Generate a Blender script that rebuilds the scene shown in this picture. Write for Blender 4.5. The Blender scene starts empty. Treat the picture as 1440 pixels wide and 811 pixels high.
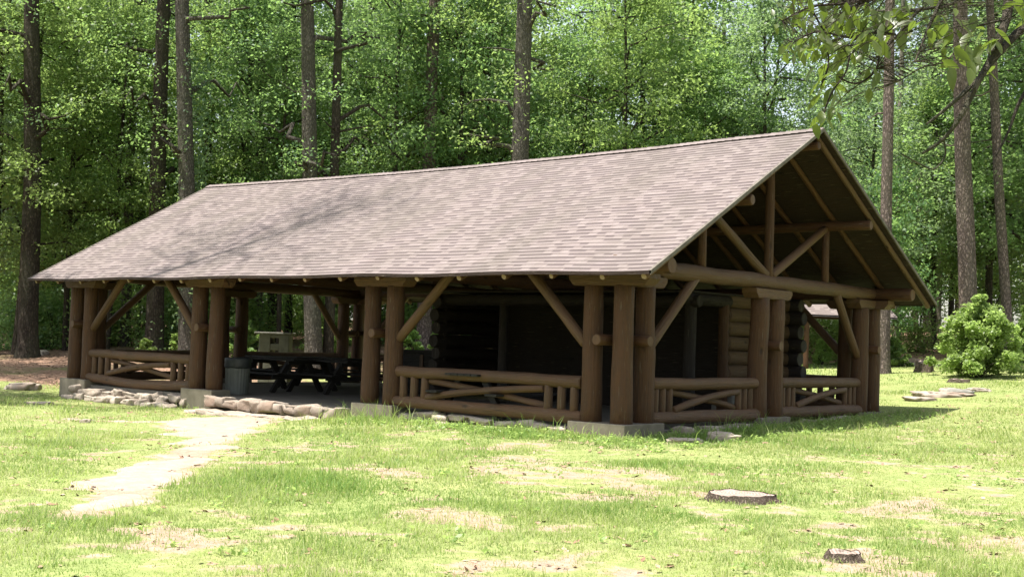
import bpy, bmesh, math, random
import numpy as np
from mathutils import Vector, Matrix, noise as mnoise
R = math.radians
random.seed(7); RNG = np.random.default_rng(11)
sc = bpy.context.scene
COL = sc.collection
PI = math.pi

# ------------------------------------------------------------------ camera solve
CP = np.array([10.9813, -15.5174, 1.198]); YAW, PIT, ROL, F = .7069, .04273, .03318, 1738.0
FW = np.array([-math.sin(YAW)*math.cos(PIT), math.cos(YAW)*math.cos(PIT), math.sin(PIT)])
RT = np.array([math.cos(YAW), math.sin(YAW), 0.]); UP = np.cross(RT, FW)
def W(px, py, d):
    """world point seen at a photograph position at depth d (used to author true positions)"""
    c, s = math.cos(ROL), math.sin(ROL); a, b = px-720, py-405.5
    u, v = c*a+s*b, -s*a+c*b
    return CP + d*(FW + RT*u/F - UP*v/F)
def proj(P):
    d = np.asarray(P)-CP; X, Y, Z = d@RT, d@UP, d@FW
    u, v = X/Z*F, -Y/Z*F
    c, s = math.cos(ROL), math.sin(ROL)
    return 720+c*u-s*v, 405.5+s*u+c*v, Z

cam = bpy.data.cameras.new('camera'); co = bpy.data.objects.new('camera', cam); COL.objects.link(co)
cam.sensor_width = 36; cam.lens = F/1440*36; cam.clip_end = 3000; cam.clip_start = .05
c, s = math.cos(ROL), math.sin(ROL)
r2 = RT*c + UP*s*1.0; u2 = UP*c - RT*s
# image is rotated clockwise by ROL: camera axes in world
r2 = RT*c + UP*(s)*(1); u2 = -RT*s + UP*c
m = Matrix(((r2[0], u2[0], -FW[0], CP[0]), (r2[1], u2[1], -FW[1], CP[1]), (r2[2], u2[2], -FW[2], CP[2]), (0, 0, 0, 1)))
co.matrix_world = m
sc.camera = co

# ------------------------------------------------------------------ terrain
ctl = []
for q in [(1330,558,29),(1378,530,36),(1300,521,39),(1420,512,44),(1300,470,56),(1210,478,56),(1440,490,52),(1150,521,40),
          (596,490,45),(350,495,44),(450,547,36),(60,546,31.5),(60,520,37),(60,496,44),(200,490,44),(700,488,48),(900,492,48),(1050,500,48)]:
    ctl.append(tuple(W(*q)))
ctl += [(.3,-.3,-.2),(-5.3,-.3,-.25),(-7.8,-.8,-.36),(-10.5,-.3,-.42),(-15.5,-.2,-.44),(.2,4.5,-.12),(.2,8.7,-.03),(1.3,10.1,.1),
        (11,-15.5,-.46),(5,-9,-.45),(7,-5,-.4),(-1,-8.5,-.44),(-6,-3,-.42),(16,-8,-.42),(12,2,-.2),(20,-20,-.5),(0,-25,-.5),(-14,-8,-.45),(-22,-6,-.45),
        (-8,9.5,-.15),(-15.5,9,-.3),(9,14,.35),(4,0,-.25),(-26,-4,-.3)]
for a in range(0, 360, 30):
    ctl.append((-5+95*math.cos(R(a)), 5+95*math.sin(R(a)), 2.6 if 20 < a < 215 else -.3))
ctl = np.array(ctl)
def _U(r2): return np.where(r2 > 1e-9, r2*np.log(np.maximum(r2, 1e-9)), 0)
_n = len(ctl); _K = _U(((ctl[:, None, :2]-ctl[None, :, :2])**2).sum(-1)) + np.eye(_n)*2.0
_P = np.c_[np.ones(_n), ctl[:, :2]]
_A = np.block([[_K, _P], [_P.T, np.zeros((3, 3))]])
_w = np.linalg.solve(_A, np.r_[ctl[:, 2], 0, 0, 0])
def H(x, y):
    x = np.atleast_1d(np.asarray(x, float)); y = np.atleast_1d(np.asarray(y, float)); out = np.empty(x.shape).ravel()
    xf, yf = x.ravel(), y.ravel()
    for i in range(0, len(xf), 20000):
        a, b = xf[i:i+20000], yf[i:i+20000]
        out[i:i+20000] = _U((a[:, None]-ctl[:, 0])**2+(b[:, None]-ctl[:, 1])**2)@_w[:_n] + _w[_n]+_w[_n+1]*a+_w[_n+2]*b
    rr = np.hypot(xf+5, yf-5); k = np.clip((rr-60)/35, 0, 1); k = k*k*(3-2*k)
    out = out*(1-k) + k*np.where(yf-5 > -(xf+5)*.4, 2.6, -.2)
    return out.reshape(x.shape)
def h(x, y): return float(H(x, y)[0])
def G(px, depth):
    """ground point under image column px at depth"""
    p = W(px, 480, depth)
    return (p[0], p[1], h(p[0], p[1]))

def vnoise(x, y, seed=0):
    xi = np.floor(x).astype(np.int64); yi = np.floor(y).astype(np.int64); fx, fy = x-xi, y-yi
    fx = fx*fx*(3-2*fx); fy = fy*fy*(3-2*fy)
    def hsh(a, b):
        n = (a*374761393 + b*668265263 + seed*982451653) & 0x7fffffff
        n = ((n ^ (n >> 13))*1274126177) & 0x7fffffff
        return ((n ^ (n >> 16)) & 0xffff)/65535.
    return (hsh(xi, yi)*(1-fx)+hsh(xi+1, yi)*fx)*(1-fy) + (hsh(xi, yi+1)*(1-fx)+hsh(xi+1, yi+1)*fx)*fy
def fbm(x, y, sc_, oct=4, seed=0):
    t = 0; a = .5; n = 0
    for i in range(oct):
        t = t + a*vnoise(x*sc_*2**i+13.7*i, y*sc_*2**i-7.1*i, seed+i); n += a; a *= .55
    return t/n

# path centre line (world) and half widths
PATH = [(-7.3,-1.5,.45),(-7.2,-2.0,.95),(-6.9,-2.5,1.0),(-5.7,-3.25,.62),(-4.4,-4.3,.34),(-3.0,-5.6,.27),(-1.6,-7.0,.32),(-.3,-8.2,.38),(.5,-8.9,.25),(1.1,-9.8,.08),(1.5,-10.4,-.3)]
def pathdist(x, y):
    best = np.full(x.shape, 9.)
    for (x0, y0, w0), (x1, y1, w1) in zip(PATH[:-1], PATH[1:]):
        dx, dy = x1-x0, y1-y0; t = np.clip(((x-x0)*dx+(y-y0)*dy)/(dx*dx+dy*dy), 0, 1)
        d = np.hypot(x-x0-t*dx, y-y0-t*dy) - (w0+(w1-w0)*t)
        best = np.minimum(best, d)
    # a side spur of bare sand running left from the steps
    t = np.clip((x+8.9)/(1.6), 0, 1); d = np.hypot(x-(-8.9+t*1.6), y-(-3.45+t*.9)) - .22
    return np.minimum(best, d)
PATCH = [(4.6,-4.6,.9,.5),(6.7,-6.6,.8,.4),(2.6,-9.6,.9,.5),(5.3,-8.3,.7,.4),(7.5,-4.6,1.1,.5),(.7,13.6,1.6,.9),(3.4,-7.3,.7,.4),(8.2,-6.3,.8,.5),(.5,-5.4,.8,.3),(-9.2,-4.2,1,.5),(-12.6,-2.2,.9,.35),(6.2,-3.0,1.0,.35),(1.9,-3.6,1.3,.3)]
def bare(x, y):
    b = fbm(x, y, .8, 3, 5)*.36 + fbm(x, y, 4.2, 4, 9)*.64
    b = np.clip((b-.535)/.09, 0, 1)*.74
    for (a, c_, r, w) in PATCH:
        b = np.maximum(b, np.clip(1.0-np.hypot(x-a, (y-c_)*1.3)/r + (fbm(x, y, 2.6, 4, 3)-.5)*3.6, 0, 1)*.78)
    pd = pathdist(x, y) + (fbm(x, y, 1.8, 3, 21)-.5)*.9
    b = np.maximum(b, np.clip(.4-pd/.3, 0, 1))
    near = np.clip(1-np.minimum(np.abs(y+.55), np.abs(x-.75)+(y < -.5)*9)/1.0, 0, 1)      # lusher strip beside the pavilion
    b = b*(1-.5*near*((pathdist(x, y) > .2)))
    # clear field further back
    dep = (x-CP[0])*FW[0]+(y-CP[1])*FW[1]
    b = b*np.clip(1-(dep-17)/12, .25, 1)
    return np.clip(b, 0, 1)
def litter(x, y):
    """1 where the woodland floor lies under leaf litter"""
    d = np.stack([x-CP[0], y-CP[1]]); dep = d[0]*FW[0]+d[1]*FW[1]; lat = (d[0]*RT[0]+d[1]*RT[1])/np.maximum(dep, .1)*F+720
    lim = np.interp(lat, [-600, 0, 100, 330, 520, 700, 1100, 1250, 1330, 1500, 1900], [29, 31.5, 32, 34, 38, 41, 42, 44, 46, 46, 46])
    return np.clip((dep - lim + (fbm(x, y, .5, 3, 31)-.5)*5)/2.0, 0, 1)*(dep > 5)

# ------------------------------------------------------------------ material helpers
MATS = {}
class NT:
    def __init__(self, name):
        self.m = bpy.data.materials.new(name); self.m.use_nodes = True; self.t = self.m.node_tree; self.t.nodes.clear()
        self.out = self.n('ShaderNodeOutputMaterial')
    def n(self, kind, **kw):
        nd = self.t.nodes.new(kind)
        for k, v in kw.items():
            if k.startswith('i_'): nd.inputs[int(k[2:])].default_value = v
            else: setattr(nd, k, v)
        return nd
    def l(self, a, b): self.t.links.new(a, b)
    def math(self, op, a, b=None, c=None, clamp=False):
        nd = self.n('ShaderNodeMath', operation=op, use_clamp=clamp)
        for i, v in enumerate((a, b, c)):
            if v is None: continue
            if isinstance(v, (int, float)): nd.inputs[i].default_value = v
            else: self.l(v, nd.inputs[i])
        return nd.outputs[0]
    def mix(self, f, a, b, mode='MIX'):
        nd = self.n('ShaderNodeMix', data_type='RGBA', blend_type=mode)
        for i, v in ((0, f), (6, a), (7, b)):
            if isinstance(v, (int, float)): nd.inputs[i].default_value = v
            elif isinstance(v, tuple): nd.inputs[i].default_value = (*v, 1)[:4]
            else: self.l(v, nd.inputs[i])
        return nd.outputs[2]
    def noise(self, vec, scale, detail=4, rough=.6, out=0):
        nd = self.n('ShaderNodeTexNoise'); nd.inputs['Scale'].default_value = scale; nd.inputs['Detail'].default_value = detail
        nd.inputs['Roughness'].default_value = rough
        if vec is not None: self.l(vec, nd.inputs['Vector'])
        return nd.outputs[out]
    def ramp(self, f, stops):
        nd = self.n('ShaderNodeValToRGB'); e = nd.color_ramp.elements
        while len(e) < len(stops): e.new(.5)
        for k, (p, col) in enumerate(stops):
            e[k].position = p; e[k].color = (*col, 1) if isinstance(col, tuple) else (col, col, col, 1)
        self.l(f, nd.inputs[0]); return nd.outputs[0]
    def mapv(self, vec, scale):
        nd = self.n('ShaderNodeMapping'); nd.inputs['Scale'].default_value = scale; self.l(vec, nd.inputs[0]); return nd.outputs[0]
    def bump(self, hgt, strength=.5, dist=.02):
        nd = self.n('ShaderNodeBump'); nd.inputs['Strength'].default_value = strength; nd.inputs['Distance'].default_value = dist
        self.l(hgt, nd.inputs['Height']); return nd.outputs[0]
    def pbr(self, col, rough=.8, bump=None, spec=.3):
        p = self.n('ShaderNodeBsdfPrincipled')
        if isinstance(col, tuple): p.inputs['Base Color'].default_value = (*col, 1)
        else: self.l(col, p.inputs['Base Color'])
        if isinstance(rough, (int, float)): p.inputs['Roughness'].default_value = rough
        else: self.l(rough, p.inputs['Roughness'])
        p.inputs['Specular IOR Level'].default_value = spec
        if bump is not None: self.l(bump, p.inputs['Normal'])
        return p.outputs[0]
    def done(self, sh):
        self.l(sh, self.out.inputs[0]); return self.m

def log_mat(name, base, var=.35, gloss=.55, ring=False):
    t = NT(name); uv = t.n('ShaderNodeUVMap').outputs[0]; ob = t.n('ShaderNodeTexCoord').outputs['Object']
    oi = t.n('ShaderNodeObjectInfo').outputs['Random']
    add = t.n('ShaderNodeVectorMath', operation='ADD'); t.l(uv, add.inputs[0]); cmb = t.n('ShaderNodeCombineXYZ'); t.l(t.math('MULTIPLY', oi, 37.), cmb.inputs[0]); t.l(cmb.outputs[0], add.inputs[1])
    g = t.ramp(t.noise(t.mapv(add.outputs[0], (34, 2.2, 1)), 1, 6, .7), [(.3, 0.), (.7, 1.)])
    b = t.noise(ob, 3.2, 4)
    k = tuple(x*(1-var) for x in base); l_ = tuple(min(1, x*(1+var)) for x in base)
    col = t.mix(g, k, l_)
    col = t.mix(t.ramp(b, [(.35, 0.), (.7, 1.)]), col, tuple(x*y for x, y in zip(base, (1.25, 1.15, 1.1))))
    # pale weather cracks and chips
    ch = t.noise(t.mapv(add.outputs[0], (60, 3.0, 1)), 1, 2, .5)
    col = t.mix(t.ramp(ch, [(.655, 0.), (.72, .6)]), col, (.20, .165, .12))
    knot = t.n('ShaderNodeTexVoronoi'); knot.inputs['Scale'].default_value = 1; t.l(t.mapv(add.outputs[0], (3.2, 1.5, 1)), knot.inputs['Vector'])
    kf = t.ramp(knot.outputs['Distance'], [(.05, .85), (.13, 0.)]); col = t.mix(kf, col, tuple(x*.35 for x in base))
    ck = t.noise(t.mapv(add.outputs[0], (42, .55, 1)), 1, 3, .6); cf = t.ramp(ck, [(.315, 1.), (.345, 0.)]); col = t.mix(cf, col, tuple(x*.22 for x in base))
    col = t.mix(t.math('MULTIPLY', oi, .28), col, tuple(x*.5 for x in base))
    hgt = t.math('ADD', t.math('ADD', g, t.math('MULTIPLY', b, .8)), t.math('MULTIPLY', t.math('ADD', cf, kf), -1.5))
    return t.done(t.pbr(col, t.ramp(g, [(0, gloss), (1, gloss+.25)]), t.bump(hgt, .8, .014), .35))

def bark_mat(name, dark, light, plate, amt=1.):
    t = NT(name); ob = t.n('ShaderNodeTexCoord').outputs['Object']
    mv = t.mapv(ob, (plate, plate, plate*.36))
    dn = t.noise(mv, .9, 5, .65, 1)
    mx = t.n('ShaderNodeVectorMath', operation='MULTIPLY_ADD'); t.l(dn, mx.inputs[0]); mx.inputs[1].default_value = (2.4, 2.4, 2.4); t.l(mv, mx.inputs[2])
    v = t.n('ShaderNodeTexVoronoi', feature='DISTANCE_TO_EDGE'); v.inputs['Scale'].default_value = 1; t.l(mx.outputs[0], v.inputs['Vector'])
    crack = t.ramp(v.outputs['Distance'], [(.0, .1), (.30, 1.)])
    n = t.noise(ob, 17, 6, .75); n2 = t.noise(t.mapv(ob, (1, 1, .3)), 1.1, 3)
    col = t.mix(crack, dark, t.mix(t.ramp(n, [(.35, 0.), (.65, 1.)]), tuple(x*.5 for x in light), light))
    col = t.mix(t.ramp(n2, [(.4, 0.), (.75, .45)]), col, (.12, .13, .075))
    hgt = t.math('ADD', crack, t.math('MULTIPLY', n, .5))
    return t.done(t.pbr(col, .9, t.bump(hgt, .9*amt, .04), .15))

def leaf_mat(name, c0, c1, trans, tf=.42, rough=.45, spec=.35):
    t = NT(name); at = t.n('ShaderNodeAttribute', attribute_name='tint').outputs['Fac']; oi = t.n('ShaderNodeObjectInfo').outputs['Random']
    col = t.mix(at, c0, c1)
    hs = t.n('ShaderNodeHueSaturation'); t.l(col, hs.inputs['Color'])
    t.l(t.math('ADD', t.math('MULTIPLY', oi, .05), .475), hs.inputs['Hue']); t.l(t.math('ADD', t.math('MULTIPLY', oi, .5), .75), hs.inputs['Value'])
    p = t.pbr(hs.outputs[0], rough, None, spec)
    tr = t.n('ShaderNodeBsdfTranslucent'); tc = t.mix(at, tuple(x*.75 for x in trans), trans); t.l(tc, tr.inputs[0])
    mx = t.n('ShaderNodeMixShader'); mx.inputs[0].default_value = tf; t.l(p, mx.inputs[1]); t.l(tr.outputs[0], mx.inputs[2])
    return t.done(mx.outputs[0])

def simple_mat(name, a, b, scale=6, rough=.8, bumpd=.01, bs=.4, spec=.3, det=6):
    t = NT(name); ob = t.n('ShaderNodeTexCoord').outputs['Object']; n = t.noise(ob, scale, det, .65)
    f = t.ramp(n, [(.3, 0.), (.7, 1.)])
    return t.done(t.pbr(t.mix(f, a, b), rough, t.bump(n, bs, bumpd), spec))

M = {}
M['log'] = log_mat('stained_log', (.064, .029, .0105), .65)
M['log_rail'] = log_mat('stained_rail', (.088, .048, .023), .5, .5)
M['log_dark'] = log_mat('dark_log', (.015, .010, .007), .5)  # near-black base colour puts the log room's inner shade into the logs
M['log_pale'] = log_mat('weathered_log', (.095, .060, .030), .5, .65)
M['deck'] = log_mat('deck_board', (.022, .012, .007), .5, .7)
M['cut'] = simple_mat('cut_end', (.16, .11, .07), (.30, .22, .15), 9, .85)
M['concrete'] = simple_mat('concrete', (.115, .10, .072), (.19, .165, .125), 4, .9, .006)
M['slab'] = simple_mat('floor_slab', (.12, .105, .085), (.18, .16, .13), 2.2, .85, .004)
M['pine'] = bark_mat('pine_bark', (.055, .040, .036), (.36, .275, .245), 15)
M['pine_grey'] = bark_mat('grey_bark', (.045, .038, .032), (.22, .195, .165), 17)
M['dark_bark'] = bark_mat('dark_bark', (.025, .019, .015), (.105, .082, .065), 15)
M['pale_bark'] = bark_mat('pale_bark', (.10, .09, .07), (.36, .32, .26), 5, .5)
M['leaf_a'] = leaf_mat('broad_leaf', (.052, .100, .038), (.115, .185, .076), (.35, .55, .16), .5)
M['leaf_b'] = leaf_mat('bright_leaf', (.070, .120, .032), (.150, .215, .070), (.41, .58, .155), .5)
M['leaf_c'] = leaf_mat('grey_green_leaf', (.060, .102, .060), (.130, .182, .108), (.36, .52, .20), .5)
M['needle'] = leaf_mat('pine_needle', (.045, .080, .026), (.085, .135, .040), (.15, .25, .05), .3)
M['leaf_near'] = leaf_mat('hickory_leaf', (.040, .062, .012), (.072, .105, .022), (.19, .28, .035), .42, .38, .5)
M['bush_leaf'] = leaf_mat('shrub_leaf', (.115, .185, .050), (.21, .30, .095), (.54, .74, .20), .5)
M['grass'] = leaf_mat('grass_blade', (.095, .170, .030), (.36, .34, .17), (.40, .54, .13), .44, .6, .25)
M['iron'] = simple_mat('galvanised', (.085, .09, .078), (.15, .155, .135), 3, .5, .003, .2, .5)
M['lid'] = simple_mat('dark_bag', (.018, .02, .02), (.035, .04, .04), 12, .5, .01, .5, .5)
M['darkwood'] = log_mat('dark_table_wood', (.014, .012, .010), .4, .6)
M['greystone'] = simple_mat('grey_stone', (.13, .125, .105), (.22, .21, .18), 5, .9, .02, .6)

t = NT('stone'); ob = t.n('ShaderNodeTexCoord').outputs['Object']; oi = t.n('ShaderNodeObjectInfo').outputs['Random']
n = t.noise(ob, 5, 6, .7); n2 = t.noise(ob, 1.8, 3)
col = t.mix(t.ramp(n, [(.3, 0.), (.68, 1.)]), (.19, .15, .12), (.40, .35, .29))
col = t.mix(t.ramp(n2, [(.45, 0.), (.62, .75)]), col, (.22, .145, .105))
col = t.mix(t.math('MULTIPLY', oi, .55), col, (.32, .285, .24))
M['stone'] = t.done(t.pbr(col, .9, t.bump(n, .8, .03), .2))
t = NT('pale_stone'); ob = t.n('ShaderNodeTexCoord').outputs['Object']; oi = t.n('ShaderNodeObjectInfo').outputs['Random']; n = t.noise(ob, 6, 6, .7)
col = t.mix(t.ramp(n, [(.3, 0.), (.7, 1.)]), (.22, .175, .135), (.46, .40, .33)); col = t.mix(t.math('MULTIPLY', oi, .4), col, (.24, .19, .15))
M['pale_stone'] = t.done(t.pbr(col, .9, t.bump(n, .8, .025), .2))

# shingles -----------------------------------------------------------
ROW = .14
t = NT('shingle'); uv = t.n('ShaderNodeUVMap').outputs[0]; sp = t.n('ShaderNodeSeparateXYZ'); t.l(uv, sp.inputs[0]); U_, V_ = sp.outputs[0], sp.outputs[1]
vr = t.math('DIVIDE', V_, ROW); row = t.math('FLOOR', vr); fr = t.math('SUBTRACT', vr, row)
def cell(width, seed, joff):
    wr = t.n('ShaderNodeTexWhiteNoise', noise_dimensions='1D'); t.l(t.math('ADD', row, seed), wr.inputs['W'])
    x = t.math('ADD', t.math('DIVIDE', U_, width), t.math('MULTIPLY', wr.outputs[0], joff)); fx = t.math('FLOOR', x)
    cm = t.n('ShaderNodeCombineXYZ'); t.l(fx, cm.inputs[0]); t.l(row, cm.inputs[1]); cm.inputs[2].default_value = seed
    wn = t.n('ShaderNodeTexWhiteNoise', noise_dimensions='3D'); t.l(cm.outputs[0], wn.inputs['Vector'])
    return wn.outputs[0], t.math('SUBTRACT', x, fx)
ra, fa = cell(.19, 1.3, 7); rb, fb = cell(.17, 5.7, 5); rc, _ = cell(.95, 9.1, 3)
col = t.mix(ra, (.156, .124, .118), (.194, .159, .153))
col = t.mix(t.math('MULTIPLY', rc, .12), col, (.165, .145, .12))
dash = t.math('MULTIPLY', t.math('GREATER_THAN', rb, .42), t.math('GREATER_THAN', fr, .52))
col = t.mix(t.math('MULTIPLY', dash, .85), col, (.066, .049, .051))
edge = t.math('LESS_THAN', fa, .035); col = t.mix(t.math('MULTIPLY', edge, .5), col, (.08, .062, .058))
ob = t.n('ShaderNodeTexCoord').outputs['Object']; gr = t.noise(ob, 90, 2, .8); st = t.noise(t.mapv(ob, (.9, .22, .22)), 1.3, 4)
col = t.mix(t.math('MULTIPLY', gr, .35), col, (.21, .18, .168)); col = t.mix(t.ramp(st, [(.42, 0.), (.7, .45)]), col, (.105, .092, .075))
M['shingle'] = t.done(t.pbr(col, .92, t.bump(t.math('ADD', gr, t.math('MULTIPLY', ra, .6)), .35, .006), .2))

# ground ------------------------------------------------------------
t = NT('ground'); ob = t.n('ShaderNodeTexCoord').outputs['Object']
br = t.n('ShaderNodeAttribute', attribute_name='bare').outputs['Fac']; lt = t.n('ShaderNodeAttribute', attribute_name='litter').outputs['Fac']
n1 = t.noise(ob, 7, 6, .7); n2 = t.noise(ob, 1.1, 5, .6); n3 = t.noise(ob, 38, 3, .7)
turf = t.mix(t.ramp(n1, [(.3, 0.), (.7, 1.)]), (.14, .165, .055), (.30, .31, .13))
turf = t.mix(t.ramp(n2, [(.4, 0.), (.7, .6)]), turf, (.16, .22, .065))
soil = t.mix(t.ramp(n1, [(.25, 0.), (.72, 1.)]), (.22, .155, .115), (.37, .285, .22))
soil = t.mix(t.ramp(n3, [(.35, .5), (.6, 0.)]), soil, (.22, .15, .09))
f = t.math('ADD', br, t.math('MULTIPLY', t.math('SUBTRACT', n1, .5), 1.3)); f = t.ramp(f, [(.3, 0.), (.62, 1.)])
field = t.mix(f, turf, soil)
lit = t.mix(t.ramp(n3, [(.35, 0.), (.65, 1.)]), (.105, .060, .040), (.33, .215, .155)); lit = t.mix(t.ramp(n2, [(.35, 0.), (.7, .7)]), lit, (.24, .15, .105))
lit = t.mix(t.ramp(t.noise(ob, .35, 4), [(.50, 0.), (.66, .7)]), lit, (.10, .125, .04))
f2 = t.ramp(t.math('ADD', lt, t.math('MULTIPLY', t.math('SUBTRACT', n1, .5), .9)), [(.35, 0.), (.65, 1.)])
col = t.mix(f2, field, lit)
M['ground'] = t.done(t.pbr(col, .95, t.bump(t.math('ADD', n1, t.math('MULTIPLY', n3, .5)), .8, .03), .1))
t = NT('sand_path'); ob = t.n('ShaderNodeTexCoord').outputs['Object']; n1 = t.noise(ob, 5, 6, .7); n3 = t.noise(ob, 45, 3, .7)
col = t.mix(t.ramp(n1, [(.3, 0.), (.7, 1.)]), (.25, .19, .148), (.37, .305, .245)); col = t.mix(t.ramp(n3, [(.3, .5), (.5, 0.)]), col, (.20, .145, .10))
M['sand'] = t.done(t.pbr(col, .95, t.bump(t.math('ADD', n1, t.math('MULTIPLY', n3, .4)), .6, .02), .1))

# ------------------------------------------------------------------ object helpers
def empty(name, loc, label, cat, group=None, rz=0):
    o = bpy.data.objects.new(name, None); COL.objects.link(o); o.location = loc; o.rotation_euler = (0, 0, rz)
    o.empty_display_size = .3
    o['label'] = label; o['category'] = cat
    if group: o['group'] = group
    return o
def link(name, me, mat, parent=None, loc=None):
    o = bpy.data.objects.new(name, me); COL.objects.link(o)
    if mat is not None and len(me.materials) == 0:
        for mm in (mat if isinstance(mat, (list, tuple)) else [mat]): me.materials.append(mm)
    if parent: o.parent = parent
    if loc is not None: o.location = loc
    return o
def tag(o, label, cat, group=None):
    o['label'] = label; o['category'] = cat
    if group: o['group'] = group
    return o
def mesh_np(name, V, faces_n, loops, smooth=False, attr=None, uv=None):
    """V (n,3); loops flat vertex indices; faces_n loops per face"""
    me = bpy.data.meshes.new(name); V = np.ascontiguousarray(V, np.float32); loops = np.ascontiguousarray(loops, np.int32); fn = np.ascontiguousarray(faces_n, np.int32)
    me.vertices.add(len(V)); me.vertices.foreach_set('co', V.ravel()); me.loops.add(len(loops)); me.loops.foreach_set('vertex_index', loops)
    me.polygons.add(len(fn)); st = np.r_[0, np.cumsum(fn)[:-1]].astype(np.int32); me.polygons.foreach_set('loop_start', st); me.polygons.foreach_set('loop_total', fn)
    if smooth: me.polygons.foreach_set('use_smooth', np.ones(len(fn), bool))
    me.update(calc_edges=True)
    if attr:
        for k, (dom, val) in attr.items():
            a = me.attributes.new(k, 'FLOAT', dom); a.data.foreach_set('value', np.ascontiguousarray(val, np.float32))
    if uv is not None:
        l_ = me.uv_layers.new(name='UVMap'); l_.data.foreach_set('uv', np.ascontiguousarray(uv, np.float32).ravel())
    return me

class MB:
    """collects shapes into one mesh"""
    def __init__(s): s.v = []; s.f = []; s.uv = []; s.sm = []; s.mi = []
    def quadgrid(s, P, UVs, closed, smooth=True, mi=0):
        nr, ns = len(P), len(P[0]); b = len(s.v)
        for r in P: s.v += [tuple(p) for p in r]
        for i in range(nr-1):
            for j in range(ns if closed else ns-1):
                k = (j+1) % ns
                s.f.append((b+i*ns+j, b+i*ns+k, b+(i+1)*ns+k, b+(i+1)*ns+j))
                u0, u1 = UVs[0][j], UVs[0][j+1] if j+1 < len(UVs[0]) else UVs[0][j]
                s.uv += [(u0, UVs[1][i]), (u1, UVs[1][i]), (u1, UVs[1][i+1]), (u0, UVs[1][i+1])]
                s.sm.append(smooth); s.mi.append(mi)
        return b
    def log(s, p0, p1, r0, r1=None, seg=14, wob=.012, bow=(0, 0, 0), caps=True, rings=None, squash=1., capmi=0, seed=None, round_=.02):
        p0, p1 = Vector(p0), Vector(p1); r1 = r0 if r1 is None else r1; d = (p1-p0); L = d.length; d.normalize()
        a = d.orthogonal().normalized() if abs(d.z) > .9 else Vector((0, 0, 1)).cross(d).normalized(); b_ = d.cross(a).normalized()
        rings = rings or max(4, min(26, int(L/.22))); sd = random.random()*100 if seed is None else seed
        P = []; vs = []
        ts = [0, round_/L]+[round_/L+(1-2*round_/L)*i/(rings-1) for i in range(1, rings-1)]+[1-round_/L, 1]
        for q, tt in enumerate(ts):
            cpt = p0+(p1-p0)*tt + Vector(bow)*math.sin(PI*tt); rr = r0+(r1-r0)*tt
            if q in (0, len(ts)-1): rr -= min(round_, rr*.3)*.8
            off = a*(mnoise.noise(Vector((tt*L*.9, sd, 0)))*wob*1.6)+b_*(mnoise.noise(Vector((tt*L*.9, sd, 9)))*wob*1.6)
            ring = []
            for j in range(seg):
                an = 2*PI*j/seg; nn = mnoise.noise(Vector((math.cos(an)*1.2+sd, math.sin(an)*1.2, tt*L*2.2)))*wob
                ring.append(cpt+off+a*math.cos(an)*(rr+nn)+b_*math.sin(an)*(rr+nn)*squash)
            P.append(ring); vs.append(tt*L)
        us = [2*PI*(r0)*j/seg for j in range(seg+1)]
        b = s.quadgrid(P, (us, vs), True)
        if caps:
            for base, rev in ((b, True), (b+(len(P)-1)*seg, False)):
                idx = list(range(base, base+seg)); idx = idx[::-1] if rev else idx
                s.f.append(tuple(idx)); s.uv += [(s.v[i][0]*.3+s.v[i][1]*.3, s.v[i][2]*.3) for i in idx]; s.sm.append(False); s.mi.append(capmi)
    def poly(s, pts, uvs=None, mi=0, sm=False):
        b = len(s.v); s.v += [tuple(p) for p in pts]; s.f.append(tuple(range(b, b+len(pts))))
        s.uv += uvs if uvs else [(p[0], p[1]+p[2]) for p in pts]; s.sm.append(sm); s.mi.append(mi)
    def box(s, lo, hi, mi=0, ax=0):
        (x0, y0, z0), (x1, y1, z1) = lo, hi; b = len(s.v)
        s.v += [(x0,y0,z0),(x1,y0,z0),(x1,y1,z0),(x0,y1,z0),(x0,y0,z1),(x1,y0,z1),(x1,y1,z1),(x0,y1,z1)]
        for f in ((3,2,1,0),(4,5,6,7),(0,1,5,4),(1,2,6,5),(2,3,7,6),(3,0,4,7)):
            s.f.append(tuple(b+i for i in f)); s.sm.append(False); s.mi.append(mi)
            for i in f:
                p = s.v[b+i]; o = [k for k in range(3) if k != ax]; s.uv.append((p[o[0]]+p[o[1]], p[ax]))
    def build(s, name, mat, parent=None, loc=None, bevel=0):
        o_ = Vector(loc) if loc is not None else Vector((0, 0, 0))
        V = np.array(s.v, float)
        if loc is not None: V = V-np.array(o_)
        fn = [len(f) for f in s.f]; me = mesh_np(name, V, fn, [i for f in s.f for i in f], uv=np.array(s.uv))
        me.polygons.foreach_set('use_smooth', np.array(s.sm, bool)); 
        for mm in (mat if isinstance(mat, (list, tuple)) else [mat]): me.materials.append(mm)
        me.polygons.foreach_set('material_index', np.array(s.mi, np.int32))
        me.update()
        o = link(name, me, None, parent, o_ if loc is not None else None)
        if bevel:
            b = o.modifiers.new('bevel', 'BEVEL'); b.width = bevel; b.segments = 2; b.limit_method = 'ANGLE'
        return o

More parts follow.
